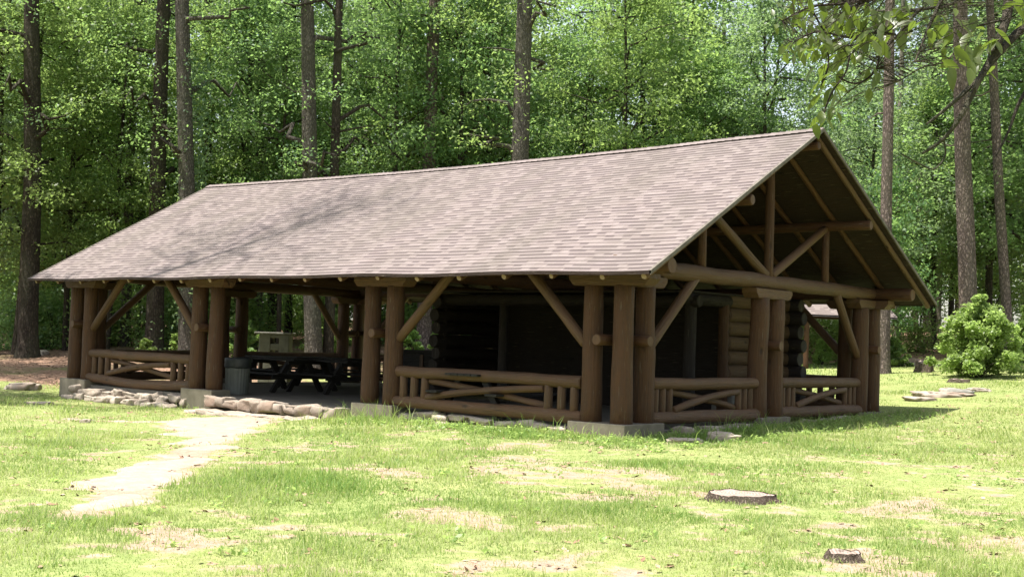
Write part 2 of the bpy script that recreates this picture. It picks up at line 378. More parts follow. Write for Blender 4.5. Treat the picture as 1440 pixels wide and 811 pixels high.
def stone_mesh(name, sx, sy, sz, seed, mat, rough=.22, flat=.0, sub=3, ex=.62):
    bm = bmesh.new(); bmesh.ops.create_icosphere(bm, subdivisions=sub, radius=1)
    for v in bm.verts:
        p = v.co.copy(); q = Vector((math.copysign(abs(p.x)**ex, p.x), math.copysign(abs(p.y)**ex, p.y), math.copysign(abs(p.z)**(ex-flat), p.z)))
        n = mnoise.fractal(p*1.3+Vector((seed*3.1, seed, 0)), .9, 2.1, 4)*rough + mnoise.noise(p*4+Vector((seed, 0, seed)))*rough*.25
        q *= 1+n; q.x += .22*math.sin(seed*7)*q.y; q.z *= 1+.18*math.sin(seed*5)*q.x; v.co = Vector((q.x*sx, q.y*sy, q.z*sz))
    me = bpy.data.meshes.new(name); bm.to_mesh(me); bm.free(); me.materials.append(mat)
    for p in me.polygons: p.use_smooth = True
    return me

# ------------------------------------------------------------------ ground
def axis(lo, hi, step, far, g=1.16):
    core = list(np.arange(lo, hi+1e-6, step)); a = []; d = step; x = lo
    while x > -far: d *= g; x -= d; a.append(x)
    b = []; d = step; x = hi
    while x < far: d *= g; x += d; b.append(x)
    return np.array(a[::-1]+core+b)
gx = axis(-24, 16, .2, 900); gy = axis(-17, 22, .2, 900); X, Y = np.meshgrid(gx, gy, indexing='ij')
Z = H(X, Y)
micro = (fbm(X, Y, .9, 3, 41)-.5)*.05
def HM(x, y): return H(x, y) + (fbm(x, y, .9, 3, 41)-.5)*.05
Z = Z+micro
nx, ny = len(gx), len(gy); idx = np.arange(nx*ny).reshape(nx, ny)
q = np.stack([idx[:-1, :-1], idx[1:, :-1], idx[1:, 1:], idx[:-1, 1:]], -1).reshape(-1, 4)
me = mesh_np('ground', np.c_[X.ravel(), Y.ravel(), Z.ravel()], np.full(len(q), 4), q.ravel(), True,
             {'bare': ('POINT', bare(X, Y).ravel()), 'litter': ('POINT', litter(X, Y).ravel())})
o = link('ground', me, M['ground']); o['kind'] = 'structure'

# path sheet with a ragged, sunken edge
px_ = np.arange(-10.2, 2.6, .1); py_ = np.arange(-10.8, -.6, .1); X, Y = np.meshgrid(px_, py_, indexing='ij')
pd = pathdist(X, Y)+(fbm(X, Y, 1.6, 4, 21)-.5)*1.5
Z = HM(X, Y)+np.clip(-pd*.25, -.1, .05)*.35+.002
idx = np.arange(X.size).reshape(X.shape); q = np.stack([idx[:-1, :-1], idx[1:, :-1], idx[1:, 1:], idx[:-1, 1:]], -1).reshape(-1, 4)
keep = (pd.ravel()[q] < .25).any(1); q = q[keep]; used, inv = np.unique(q.ravel(), return_inverse=True)
me = mesh_np('path', np.c_[X.ravel(), Y.ravel(), Z.ravel()][used], np.full(len(q), 4), inv, True)
o = link('path', me, M['sand']); o['kind'] = 'structure'

# ------------------------------------------------------------------ pavilion
PW, PL = 8.91, 15.70; RS = .5387; OV = .833
def roofz(y): return 2.249+RS*min(y+OV, PW+OV-y)
PV = empty('log_pavilion', (0, 0, 0), 'open-sided brown log picnic pavilion with pinkish shingle gable roof in the clearing', 'pavilion')
# floor
b = MB(); b.box((-PL-.12, -.08, -.75), (.12, PW+.1, -.12)); b.build('floor_slab', M['slab'], PV, bevel=.01)
# pier bases
FX = [(-5.0, -5.59), (-10.27, -10.86)]
def part(name, loc=(0, 0, 0)):
    o = bpy.data.objects.new(name, None); COL.objects.link(o); o.parent = PV; o.location = loc; o.empty_display_size = .2; return o
def base(x0, x1, y0, y1, lo=-.7):
    b = MB(); b.box((x0, y0, lo), (x1, y1, .0)); return b.build('pier_base', M['concrete'], PV, bevel=.015)
def lbase(cx, cy, sx, sy):
    b = MB(); w = .24; L = .85
    pts = [(cx+sx*w, cy+sy*w), (cx-sx*L, cy+sy*w), (cx-sx*L, cy-sy*w), (cx-sx*w, cy-sy*w), (cx-sx*w, cy-sy*L), (cx+sx*w, cy-sy*L)]
    if sx*sy > 0: pts = pts[::-1]
    pts = pts[::-1]
    # orientation: build both caps and walls, recalc normals after
    bm = bmesh.new(); lo = [bm.verts.new((x, y, -.7)) for x, y in pts]; hi = [bm.verts.new((x, y, 0)) for x, y in pts]
    bm.faces.new(lo); bm.faces.new(hi)
    for i in range(6): bm.faces.new((lo[i], lo[(i+1) % 6], hi[(i+1) % 6], hi[i]))
    bmesh.ops.recalc_face_normals(bm, faces=bm.faces); me = bpy.data.meshes.new('pier_base'); bm.to_mesh(me); bm.free()
    o = link('pier_base', me, M['concrete'], PV); bv = o.modifiers.new('bevel', 'BEVEL'); bv.width = .015; bv.segments = 2
lbase(0, 0, 1, -1); lbase(0, PW, 1, 1); lbase(-PL, 0, -1, -1); lbase(-PL, PW, -1, 1)
for yy in (0, PW):
    for a, c_ in FX: base(c_-.24, a+.24, yy-.24, yy+.24)
EY = (4.16, 4.75)
for xx in (0, -PL): base(xx-.24, xx+.24, EY[0]-.24, EY[1]+.24)
# posts
posts = []
for yy, sy in ((0, 1), (PW, -1)):
    posts += [(0, yy), (-.589, yy), (0, yy+.589*sy), (-PL, yy), (-PL+.589, yy), (-PL, yy+.589*sy)]
    for pr in FX: posts += [(x, yy) for x in pr]
posts += [(x, y) for x in (0, -PL) for y in EY]
for x, y in posts:
    b = MB(); r = .168+random.uniform(-.008, .008); b.log((x, y, -.005), (x+random.uniform(-.008, .008), y, 2.115), r+.010, r-.010, 20, .013, round_=.005)
    b.build('post', M['log'], PV, (x, y, 0))
# pegs
pegs = []
for yy, sy in ((0, 1), (PW, -1)):
    pegs += [((-.295, yy-.30, 1.27), (-.295, yy+.30, 1.27)), ((-.30, yy+.295*sy, 1.27), (.30, yy+.295*sy, 1.27))]
    pegs += [((-PL+.295, yy-.30, 1.27), (-PL+.295, yy+.30, 1.27)), ((-PL-.30, yy+.295*sy, 1.27), (-PL+.30, yy+.295*sy, 1.27))]
    for a, c_ in FX: pegs.append((((a+c_)/2, yy-.3, 1.27), ((a+c_)/2, yy+.3, 1.27)))
for xx in (0, -PL): pegs.append(((xx-.3, 4.455, 1.27), (xx+.3, 4.455, 1.27)))
for p0, p1 in pegs:
    b = MB(); b.log(p0, p1, .088, .088, 14, .004, round_=.015, capmi=1); b.build('spacer_log', [M['log'], M['log_rail']], PV, p0)
# cap timbers: squared log with chamfered ends
def cap(p0, p1, z0=2.11, z1=2.285, w=.15, dz=0):
    p0, p1 = Vector((*p0, 0)), Vector((*p1, 0)); d = (p1-p0); L = d.length; d.normalize(); n = Vector((-d.y, d.x, 0)); ch = .10
    prof = [(0, z1+dz), (0, z0+ch+dz), (ch*.9, z0+dz), (L-ch*.9, z0+dz), (L, z0+ch+dz), (L, z1+dz)]
    bm = bmesh.new(); A = [bm.verts.new(p0+d*u+n*w+Vector((0, 0, z))) for u, z in prof]; B = [bm.verts.new(p0+d*u-n*w+Vector((0, 0, z))) for u, z in prof]
    bm.faces.new(A); bm.faces.new(B[::-1])
    for i in range(6): bm.faces.new((A[i], A[(i+1) % 6], B[(i+1) % 6], B[i]))
    bmesh.ops.recalc_face_normals(bm, faces=bm.faces)
    bmesh.ops.bevel(bm, geom=[e for e in bm.edges if abs((e.verts[0].co-e.verts[1].co).normalized().dot(d)) > .9], offset=.014, segments=2, affect='EDGES')
    uvl = bm.loops.layers.uv.new('UVMap')
    for f in bm.faces:
        for lp in f.loops: q_ = lp.vert.co; lp[uvl].uv = (q_.dot(n)+q_.z, q_.dot(d))
    me = bpy.data.meshes.new('cap_timber'); bm.to_mesh(me); bm.free(); link('cap_timber', me, M['log_rail'], PV)
for yy in (0, PW):
    for a, c_ in FX: cap((c_-.38, yy), (a+.38, yy))
for xx in (0, -PL): cap((xx, EY[0]-.36), (xx, EY[1]+.36))
cap((-.97, 0), (.55, 0)); cap((-.97, PW), (.40, PW)); cap((-PL-.35, 0), (-PL+.97, 0)); cap((-PL-.35, PW), (-PL+.97, PW))
cap((0, .155), (0, .95), dz=-.003); cap((0, PW-.95), (0, PW-.155), dz=-.003); cap((-PL, .155), (-PL, .95), dz=-.003); cap((-PL, PW-.95), (-PL, PW-.155), dz=-.003)
# plates and tie beams
for yy in (0, PW):
    b = MB(); b.log((-PL-.72, yy, 2.415), (.86, yy, 2.415), .125, .13, 18, .012, rings=60, capmi=1); b.build('plate_log', [M['log'], M['log_rail']], PV)
for xx in (0, -5.3, -10.56, -PL):
    TR = part('truss')
    b = MB(); b.log((xx, -.30, 2.42), (xx, PW+.28, 2.42), .142, .128, 18, .014, capmi=1, rings=40); b.build('tie_beam', [M['log_rail'] if xx == 0 else M['log'], M['log_rail']], TR)
    zt = 3.60
    for yy in (2.2, PW-2.2):
        b = MB(); b.log((xx, yy, 2.52), (xx, yy, zt), .075, .07, 12, .005); b.build('side_post', M['log'], TR)
        b = MB(); b.log((xx+.003, 4.455+(.09 if yy > 4 else -.09), 2.54), (xx+.003, yy+(.06 if yy < 4 else -.06), zt-.02), .082, .075, 12, .008); b.build('strut', M['log_rail'], TR)
    b = MB(); b.log((xx, 4.455, 2.5), (xx, 4.455, 4.76), .088, .08, 14, .006); b.build('king_post', M['log'], TR)
for yy in (2.2, PW-2.2):
    b = MB(); b.log((-PL-.75, yy, 3.625), (.93, yy, 3.625), .088, .092, 14, .012, rings=50, capmi=1); b.build('purlin', [M['log'], M['log_rail']], PV)
b = MB(); b.log((-PL-1.1, 4.455, 4.83), (.95, 4.455, 4.83), .075, .075, 12, .01, rings=50); b.build('ridge_log', M['log'], PV)
# roof shell
RF = part('roof')
ZS = math.sqrt(1+RS*RS); SLOPE = 5.288*ZS; NR = 43
def sag(x, tt):
    s_ = min(1, max(0, (x+16.6)/17.6)); return -.105*math.sin(PI*s_)**1.0*tt*(1 if s_ < .6 else 1) - .012*math.sin(x*1.7+1)*(1-tt) + .01*mnoise.noise(Vector((x*.6, tt*4, 2)))
def rp(x, tt, side, up=0):
    """point on the roof surface; tt 0 eave .. 1 ridge; up = offset along z"""
    xx = x
    y = -OV+5.288*tt; z = 2.249+RS*5.288*tt+sag(x, tt)+up
    if side: y = PW-y
    return (xx, y, z)
def xedge(tt): return -16.53-.42*tt, 1.015
NXR = 70
for side in (0, 1):
    b = MB(); rows = []; us = None
    P = []; vs = []
    for i in range(NR):
        for k, (tt, up) in enumerate(((i/NR, .030 if i else .03), ((i+1)/NR, .020))):
            x0, x1 = xedge(tt); P.append([rp(x0+(x1-x0)*j/NXR, tt, side, up+(.002*mnoise.noise(Vector((j*1.3, i*.9, 0))) if k == 0 else 0)) for j in range(NXR+1)]); vs.append(((i+k)*ROW) - (.001 if k else -.001))
    us = [-16.6+17.6*j/NXR for j in range(NXR+1)]
    if side: P = [r_[::-1] for r_ in P]; us = us[::-1]
    b.quadgrid(P, (us, vs), False, smooth=False)
    o = b.build('shingle_roof', M['shingle'], RF)
    # decking under it, closed
    b = MB(); nb = 12
    top = [[rp(xedge(i/nb)[0]+(xedge(i/nb)[1]-xedge(i/nb)[0])*j/NXR, i/nb, side, .017) for j in range(NXR+1)] for i in range(nb+1)]
    bot = [[(p[0], p[1], p[2]-.032) for p in r_] for r_ in top]
    us = [17.6*j/NXR for j in range(NXR+1)]; vs = [SLOPE*i/nb for i in range(nb+1)]
    if side: top = [r_[::-1] for r_ in top]; 
    else: bot = [r_[::-1] for r_ in bot]
    b.quadgrid(top, (vs if False else us, vs), False, False)
    # boards run along the ridge: swap uv so the grain follows x
    st = len(b.uv); b.quadgrid(bot, (us, vs), False, False); b.uv[st:] = [(v*1.0, u) for u, v in b.uv[st:]]
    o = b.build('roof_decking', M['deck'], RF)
    # eave edge and rake boards
    b = MB(); n_ = NXR
    ys = -1 if not side else 1
    for j in range(n_):
        a0 = rp(xedge(0)[0]+17.545*j/n_, 0, side, .034); a1 = rp(xedge(0)[0]+17.545*(j+1)/n_, 0, side, .034)
        for (ya, za, yb, zb) in ((.012*ys, 0, .012*ys, -.052), (.012*ys, -.052, -.02*ys, -.052), (-.02*ys, .001, .012*ys, .001)):
            q0 = (a0[0], a0[1]+ya, a0[2]+za); q1 = (a1[0], a1[1]+ya, a1[2]+za); q2 = (a1[0], a1[1]+yb, a1[2]+zb); q3 = (a0[0], a0[1]+yb, a0[2]+zb)
            b.poly([q3, q2, q1, q0] if not side else [q0, q1, q2, q3], [(0, a0[0]), (0, a1[0]), (.05, a1[0]), (.05, a0[0])])
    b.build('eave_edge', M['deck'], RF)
    for xe, sx in ((1, 1), (0, -1)):
        b = MB()
        for i in range(24):
            A0 = rp(xedge(i/24)[xe], i/24, side, .036); A1 = rp(xedge((i+1)/24)[xe], (i+1)/24, side, .036)
            def off(p, dx, dz): return (p[0]+dx*sx, p[1], p[2]+dz)
            for (xa, za, xb, zb) in ((-.03, 0, .022, 0), (.022, 0, .022, -.06), (.022, -.06, -.006, -.06)):
                b.poly([off(A0, xa, za), off(A1, xa, za), off(A1, xb, zb), off(A0, xb, zb)], [(0, i*.25), (0, i*.25+.25), (.07, i*.25+.25), (.07, i*.25)])
        o = b.build('rake_board', simple_mat('rake_edge', (.075, .062, .050), (.16, .14, .115), 8) if 'rk' not in M else M['rk'], RF); M['rk'] = o.data.materials[0]
# ridge cap
b = MB(); k = 0; x = -16.95
while x < 1.0:
    x2 = min(x+.16, 1.02); z0 = 5.098+sag(x, 1)+.055; z1 = 5.098+sag(x2, 1)+.045
    for sg in (1, -1):
        p = [(x, 4.455, z0), (x2+.01, 4.455, z1), (x2+.01, 4.455-.15*sg, z1-.076), (x, 4.455-.15*sg, z0-.076)]
        b.poly(p if sg < 0 else p[::-1], [(x, k*.14), (x+.14, k*.14), (x+.14, k*.14+.1), (x, k*.14+.1)])
    x += .15; k += 1
b.build('ridge_cap', M['shingle'], RF)
# rafters
for x in [-2.77+.965*i for i in range(-14, 4)]+[.87]:
    for side in (0, 1):
        y0 = -OV+.07; y1 = 4.42; zz = lambda y: 2.249+RS*(y+OV)-.015-.066+sag(x, (y+OV)/5.288)*1.0
        f_ = (lambda y: y) if not side else (lambda y: PW-y)
        b = MB(); b.log((x, f_(y0), zz(y0)), (x, f_(y1), zz(y1)), .056+random.uniform(-.004, .006), .05, 10, .007, rings=16, capmi=1)
        b.build('rafter', [M['log'] if x < .5 else M['log_rail'], M['cut']], PV)
# knee braces
def brace(p0, p1, r=.086):
    b = MB(); b.log(p0, p1, r, r*.98, 14, .008); b.build('knee_brace', M['log_rail'], PV)
def braces_x(xa, xb, yy):   # bay between posts xa<xb
    brace((xa+.12, yy, 1.17), (xa+1.36, yy, 2.36)); brace((xb-.12, yy, 1.20), (xb-1.30, yy, 2.36))
for yy in (0, PW):
    braces_x(-PL+.589, -10.86, yy); braces_x(-5.0, -.589, yy)
for xx in (0, -PL):
    brace((xx, .70, 1.18), (xx, 2.02, 2.36)); brace((xx, PW-.70, 1.12), (xx, PW-1.72, 2.36))
# railings
def railing(p0, p1, sp, rb, seed, sagb=0):
    RL = part('railing')
    p0, p1 = Vector((*p0, 0)), Vector((*p1, 0)); d = (p1-p0); L = d.length; d.normalize(); n = Vector((d.y, -d.x, 0))
    P = lambda u, o_, z: tuple(p0+d*u+n*o_+Vector((0, 0, z)))
    b = MB(); b.log(P(.145, .02, .605), P(L-.145, .02, .595), .100, .104, 18, .008, rings=24, squash=.98); b.build('top_rail', M['log_rail'], RL)
    b = MB(); b.log(P(.10, .04, .065), P(L-.10, .04, .05), .102, .108, 16, .012, bow=(0, 0, -sagb), rings=24, capmi=1); b.build('bottom_rail', [M['log_rail'], M['cut']], RL)
    us = [.30+sp*i for i in range(3)]+[L-.30-sp*i for i in range(3)]
    for u in us:
        b = MB(); b.log(P(u, .02, .10-sagb*.5), P(u+random.uniform(-.01, .01), .02, .545), rb*random.uniform(.94, 1.05), rb*.93, 12, .004); b.build('baluster', M['log_rail'], RL)
    u0 = us[2]+rb; u1 = us[5]-rb
    b = MB(); b.log(P(u0, .055, .175), P(u1, .055, .46), .062, .058, 12, .008, bow=(0, 0, .045)); b.build('cross_brace', M['log_rail'], RL)
    b = MB(); b.log(P(u0, -.035, .47), P(u1, -.035, .18), .056, .06, 12, .008, bow=(0, 0, .02)); b.build('cross_brace', M['log_rail'], RL)
railing((-PL+.589, 0), (-10.86, 0), .27, .07, 1, .07); railing((-5.0, 0), (-.589, 0), .26, .074, 2)
railing((0, .589), (0, 4.16), .2, .06, 3); railing((0, 4.75), (0, PW-.589), .2, .06, 4)
railing((-10.86, PW), (-PL+.589, PW), .27, .07, 5); railing((-.589, PW), (-5.0, PW), .26, .07, 6)
railing((-PL, 4.16), (-PL, .589), .2, .06, 7); railing((-PL, PW-.589), (-PL, 4.75), .2, .06, 8)
# foundation stones
def stones(p0, p1, n, w, z, hgt, jit=.3, dep=.2, mat='pale_stone', name='foundation_stone', parent=PV, flat=.0):
    p0, p1 = Vector((*p0, 0)), Vector((*p1, 0)); d = p1-p0; L = d.length; d.normalize(); nn = Vector((d.y, -d.x, 0))
    ws = [random.uniform(1-jit, 1+jit) for _ in range(n)]; T = sum(ws); u = 0
    ang = math.atan2(d.y, d.x)
    for i, w_ in enumerate(ws):
        ln = L*w_/T; q_ = p0+d*(u+ln/2)+nn*random.uniform(-.07, .09)*(name != 'step_stone'); u += ln
        me = stone_mesh(name, ln*random.uniform(.46, .54), dep*random.uniform(.85, 1.15), hgt*.44*random.uniform(.75, 1.15), random.random()*50, M[mat], .24 if name == 'step_stone' else .34, flat, 3, .36 if name == 'step_stone' else .5)
        o = link(name, me, None, parent, (q_.x, q_.y, z+random.uniform(-.04, .025)*(1 if name != 'step_stone' else .4))); o.rotation_euler = (random.uniform(-.10, .10), random.uniform(-.10, .10), ang+random.uniform(-.12, .12))
stones((-15.2, -.40), (-11.1, -.40), 14, 0, -.40, .20, .7, .15); stones((-15.3, -.16), (-10.9, -.16), 13, 0, -.25, .20, .6, .17)
stones((-4.6, -.30), (-.95, -.30), 10, 0, -.28, .15, .6, .15); stones((-4.7, -.05), (-.9, -.05), 9, 0, -.14, .13, .4, .13)
stones((.26, 1.0), (.26, 3.8), 6, 0, -.17, .20, .4, .19); stones((.2, 5.1), (.2, 8.0), 6, 0, -.13, .14, .4, .14)
SP = empty('stone_steps', (-7.9, -.5, -.3), 'low two-course stone step along the open entrance bay of the pavilion', 'steps')
def stones2(*a, **k):
    before = set(COL.objects); stones(*a, **k)
    for o in set(COL.objects)-before: o.parent = SP; o.location = o.location-SP.location
stones2((-10.0, -.30), (-5.85, -.42), 11, 0, -.215, .235, .35, .19, 'stone', 'step_stone', None)
stones2((-10.1, -.72), (-5.9, -.86), 6, 0, -.395, .17, .45, .34, 'pale_stone', 'tread_stone', None, .25)

# log room under the pavilion roof
LR = part('log_room')
def wall_logs(ax, fixed, a, b_, z0, z1, dia, mat, name='wall_log', ext=(0, 0), stag=True):
    n = round((z1-z0)/dia)
    for i in range(n):
        z = z0+dia*(i+.5) + (dia*.5 if stag == 2 else 0); e0, e1 = (ext if i % 2 == 0 else (ext[0]*.75, ext[1]*.8))
        b = MB(); r = dia*.52
        p0 = (a-e0, fixed, z) if ax == 'x' else (fixed, a-e0, z); p1 = (b_+e1, fixed, z) if ax == 'x' else (fixed, b_+e1, z)
        b.log(p0, p1, r*random.uniform(.96, 1.03), r*random.uniform(.94, 1.02), 14, .012, rings=12, capmi=1)
        b.build(name, [mat, M['cut'] if mat != M['log_dark'] else mat], LR)
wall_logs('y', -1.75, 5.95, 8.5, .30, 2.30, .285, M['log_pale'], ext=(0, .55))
b = MB(); b.log((-1.72, 5.85, -.1), (-1.72, 5.85, 2.2), .11, .105, 12, .006); b.build('door_jamb', M['log'], LR)
b = MB(); b.log((-1.72, 4.62, -.1), (-1.72, 4.62, 2.2), .12, .115, 12, .006); b.build('door_jamb', M['log_dark'], LR)
b = MB(); b.log((-1.72, 4.3, 2.13), (-1.72, 6.0, 2.13), .13, .13, 12, .006); b.build('door_lintel', M['log_dark'], LR)
b = MB(); b.box((-2.0, 5.9, -.118), (-1.52, 8.75, .30)); b.build('stone_footing', M['greystone'], LR, bevel=.03)
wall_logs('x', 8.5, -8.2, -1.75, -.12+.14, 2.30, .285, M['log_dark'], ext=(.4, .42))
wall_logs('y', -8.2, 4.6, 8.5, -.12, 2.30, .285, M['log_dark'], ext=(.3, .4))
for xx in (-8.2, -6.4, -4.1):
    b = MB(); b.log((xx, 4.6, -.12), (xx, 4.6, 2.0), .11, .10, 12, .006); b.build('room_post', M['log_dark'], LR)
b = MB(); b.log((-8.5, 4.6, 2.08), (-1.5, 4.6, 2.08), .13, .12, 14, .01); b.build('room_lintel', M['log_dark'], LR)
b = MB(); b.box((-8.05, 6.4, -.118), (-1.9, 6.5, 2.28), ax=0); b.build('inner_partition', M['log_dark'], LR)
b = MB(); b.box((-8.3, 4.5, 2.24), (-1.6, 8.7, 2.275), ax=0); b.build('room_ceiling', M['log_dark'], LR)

# ------------------------------------------------------------------ furniture
def picnic_table(loc, rz, label):
    o = empty('picnic_table', loc, label, 'table', 'dark picnic tables inside the pavilion', rz)
    for k in range(5):
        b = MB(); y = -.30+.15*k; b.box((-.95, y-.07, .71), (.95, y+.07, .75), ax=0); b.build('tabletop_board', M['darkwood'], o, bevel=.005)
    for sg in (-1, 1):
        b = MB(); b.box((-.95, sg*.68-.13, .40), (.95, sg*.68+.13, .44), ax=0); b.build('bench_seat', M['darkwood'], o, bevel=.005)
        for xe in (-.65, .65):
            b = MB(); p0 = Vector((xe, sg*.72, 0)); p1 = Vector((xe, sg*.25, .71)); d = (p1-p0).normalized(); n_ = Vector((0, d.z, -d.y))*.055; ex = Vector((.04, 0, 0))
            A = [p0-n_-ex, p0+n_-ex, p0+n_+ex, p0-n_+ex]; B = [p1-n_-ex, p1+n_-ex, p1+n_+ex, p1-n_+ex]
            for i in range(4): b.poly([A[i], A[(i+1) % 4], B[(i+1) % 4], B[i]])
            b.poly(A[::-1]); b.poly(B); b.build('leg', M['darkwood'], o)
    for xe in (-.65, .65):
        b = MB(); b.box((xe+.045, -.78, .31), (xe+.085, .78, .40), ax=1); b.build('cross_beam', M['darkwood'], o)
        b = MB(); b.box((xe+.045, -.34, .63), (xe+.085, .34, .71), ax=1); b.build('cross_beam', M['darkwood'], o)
    return o
def at_floor(px, depth): p = W(px, 520, depth); return (p[0], p[1], -.12)
picnic_table(at_floor(393, 28.6), 0, 'dark picnic table nearest the trash can, seen through the entrance bay')
picnic_table(at_floor(466, 28.4), 0, 'dark picnic table second from the trash can, beside the entrance posts')
picnic_table(at_floor(395, 31.2), R(3), 'dark picnic table in the back row against the far end railing')
picnic_table(at_floor(470, 31.8), R(-2), 'dark picnic table in the back row in front of the far corner posts')
picnic_table(at_floor(700, 21.5), R(90), 'dark picnic table standing behind the railing in front of the dark log room')
# counter
p = W(605, 500, 29.5)
CT = empty('serving_counter', (p[0], p[1], -.12), 'low dark wooden counter standing left of the log room', 'counter')
b = MB(); b.box((-.80, -.30, .98), (.80, .30, 1.04), ax=0); b.build('counter_top', M['darkwood'], CT, bevel=.008)
b = MB(); b.box((-.72, -.24, 0), (.72, .24, .98), ax=0); b.build('counter_body', M['darkwood'], CT, bevel=.008)
b = MB(); b.box((-.08, -.272, .45), (.02, -.243, .93), ax=2); b.build('counter_trim', M['log_rail'], CT)
# trash can
p = W(333, 550, 26.4)
TC = empty('trash_can', (p[0], p[1], -.12), 'galvanised grey ribbed trash can with black bag folded over the rim beside the entrance posts', 'trash can')
def lathe(prof, seg=40, rib=None):
    V = []; f = []
    for i, (r, z) in enumerate(prof):
        for j in range(seg):
            rr = r*(1+(rib*(1 if j % 2 else -1) if rib and 0 < i < len(prof)-1 else 0)); V.append((rr*math.cos(2*PI*j/seg), rr*math.sin(2*PI*j/seg), z))
    for i in range(len(prof)-1):
        for j in range(seg): k_ = (j+1) % seg; f.append((i*seg+j, i*seg+k_, (i+1)*seg+k_, (i+1)*seg+j))
    me = bpy.data.meshes.new('lathe'); me.from_pydata(V, [], f); me.update()
    for q_ in me.polygons: q_.use_smooth = not rib
    return me
me = lathe([(0, .01), (.235, .01), (.235, .04), (.24, .06), (.25, .32), (.262, .62), (.268, .74), (.272, .75), (.262, .75), (.25, .3), (0, .05)], 48, .014); link('can_body', me, M['iron'], TC)
me = lathe([(.240, .55), (.276, .56), (.285, .60), (.279, .66), (.290, .72), (.284, .775), (.262, .785), (.245, .74), (.1, .66), (0, .64)], 30)
for v in me.vertices: q_ = mnoise.noise(v.co*6); v.co.x *= 1+.05*q_; v.co.y *= 1+.05*q_; v.co.z += .02*q_
link('bag_liner', me, M['lid'], TC)
# small dark round-topped post by the log wall
p = W(1112, 520, 27.2)
BP = empty('round_topped_post', (p[0], p[1], -.12), 'dark round-topped post standing in front of the pale log wall', 'post')
me = lathe([(0, 0), (.155, 0), (.155, .95), (.15, 1.06), (.125, 1.16), (.07, 1.215), (0, 1.23)], 24); link('post_body', me, M['log_dark'], BP); 
me = lathe([(.157, .80), (.168, .81), (.168, .86), (.157, .87)], 24); link('post_band', me, M['iron'], BP)

# stone grill beyond the far gable
p = G(388, 35)
GR = empty('stone_grill', p, 'grey stone outdoor fireplace with flat overhanging top seen through the entrance bay', 'fireplace', rz=YAW)
zt = W(388, 467, 35)[2]-p[2]
def gbox(n_, lo, hi, mt='greystone'): b = MB(); b.box(lo, hi); return b.build(n_, M[mt], GR, bevel=.015)
gbox('side_pillar', (-.42, -.3, -.2), (-.10, .3, zt-.06)); gbox('side_pillar', (.14, -.3, -.2), (.42, .3, zt-.06))
gbox('back_block', (-.101, -.298, -.2), (.141, .29, zt-.75)); gbox('shelf_block', (-.101, -.29, zt-.50), (.141, .285, zt-.32)); gbox('lintel_block', (-.101, -.297, zt-.16), (.141, .297, zt-.063))
gbox('top_slab', (-.55, -.36, zt-.058), (.50, .36, zt))

M['stump'] = bark_mat('stump_bark', (.09, .055, .042), (.36, .27, .22), 34, 1.2)
# ------------------------------------------------------------------ stumps and rocks
def stump(px, depth, r, hgt, label, mat='pine', seed=1, group=None):
    x, y, z = G(px, depth)
    z = float(HM(x, y)[0]); E_ = empty('tree_stump', (x, y, z), label, 'stump')
    seg, V, f = 36, [], []
    prof = [(1.32, -.15), (1.22, .0), (1.08, .35), (1.0, .8), (.97, 1.0)]
    def rad(j, k): an = 2*PI*j/seg; return 1+.20*mnoise.noise(Vector((math.cos(an)*1.5+seed, math.sin(an)*1.5, k*.4)))+.22*mnoise.noise(Vector((math.cos(an)*5+seed, math.sin(an)*4, k*.2)))*(1.4 if k < 2 else .6)
    b = MB(); P = []
    for k, (rr, zz) in enumerate(prof):
        P.append([(r*rr*rad(j, k)*math.cos(2*PI*j/seg), r*rr*rad(j, k)*math.sin(2*PI*j/seg), zz*hgt+(.40*hgt*mnoise.noise(Vector((2.2*math.cos(2*PI*j/seg)+seed, 2.2*math.sin(2*PI*j/seg), k*.3))) if k > 1 else 0)) for j in range(seg)])
    b.quadgrid(P, ([2*PI*r*j/seg for j in range(seg+1)], [p_[1]*hgt for p_ in prof]), True); b.build('stump_bark', M['stump'], E_)
    b = MB(); Q = []
    for kk in (1.0, .66, .33, .02):
        Q.append([(p_[0]*kk*.965, p_[1]*kk*.965, p_[2]-.006+.03*mnoise.noise(Vector((p_[0]*9*kk, p_[1]*9*kk, seed)))*(1 if kk < 1 else 0)) for p_ in P[-1]])
    b.quadgrid(Q, ([j for j in range(seg+1)], [0, 1, 2, 3]), True); b.build('cut_face', M['cutface'], E_)
t = NT('stump_cut'); ob = t.n('ShaderNodeTexCoord').outputs['Object']; wv = t.n('ShaderNodeTexWave', wave_type='RINGS', rings_direction='Z'); wv.inputs['Scale'].default_value = 9; wv.inputs['Distortion'].default_value = 3; t.l(ob, wv.inputs[0])
n = t.noise(ob, 11, 5); col = t.mix(wv.outputs[1], (.20, .155, .125), (.34, .275, .235)); col = t.mix(t.ramp(n, [(.5, 0.), (.68, .7)]), col, (.19, .13, .105)); M['cutface'] = t.done(t.pbr(col, .9, t.bump(n, .7, .02), .1))
stump(1045, 12.85, .33, .065, 'wide low weathered stump with crumbling bark in the foreground grass', 'pine', 3)
stump(1193, 9.75, .135, .065, 'small pale flat-cut stump near the bottom edge of the grass', 'pine', 8)
stump(1300, 38.5, .27, .30, 'grey tree stump on the lawn left of the bright green bush', 'pine_grey', 5)
stump(1350, 34.0, .27, .09, 'low dark stump in the grass just in front of the bright green bush', 'dark_bark', 6)
def rock(px, depth, s, label, mat, seed, flat=.1, dz=0, rz=0):
    x, y, z = G(px, depth); z = float(HM(x, y)[0]); o = link('rock', stone_mesh('rock', *s, seed, M[mat], .30, flat, 4), None, None, (x, y, z+s[2]*.35+dz)); o.rotation_euler = (0, 0, YAW+rz)
    return tag(o, label, 'rock')
rock(35, 31.0, (.40, .26, .13), 'rounded tan boulder on the grass at the left edge', 'stone', 4)
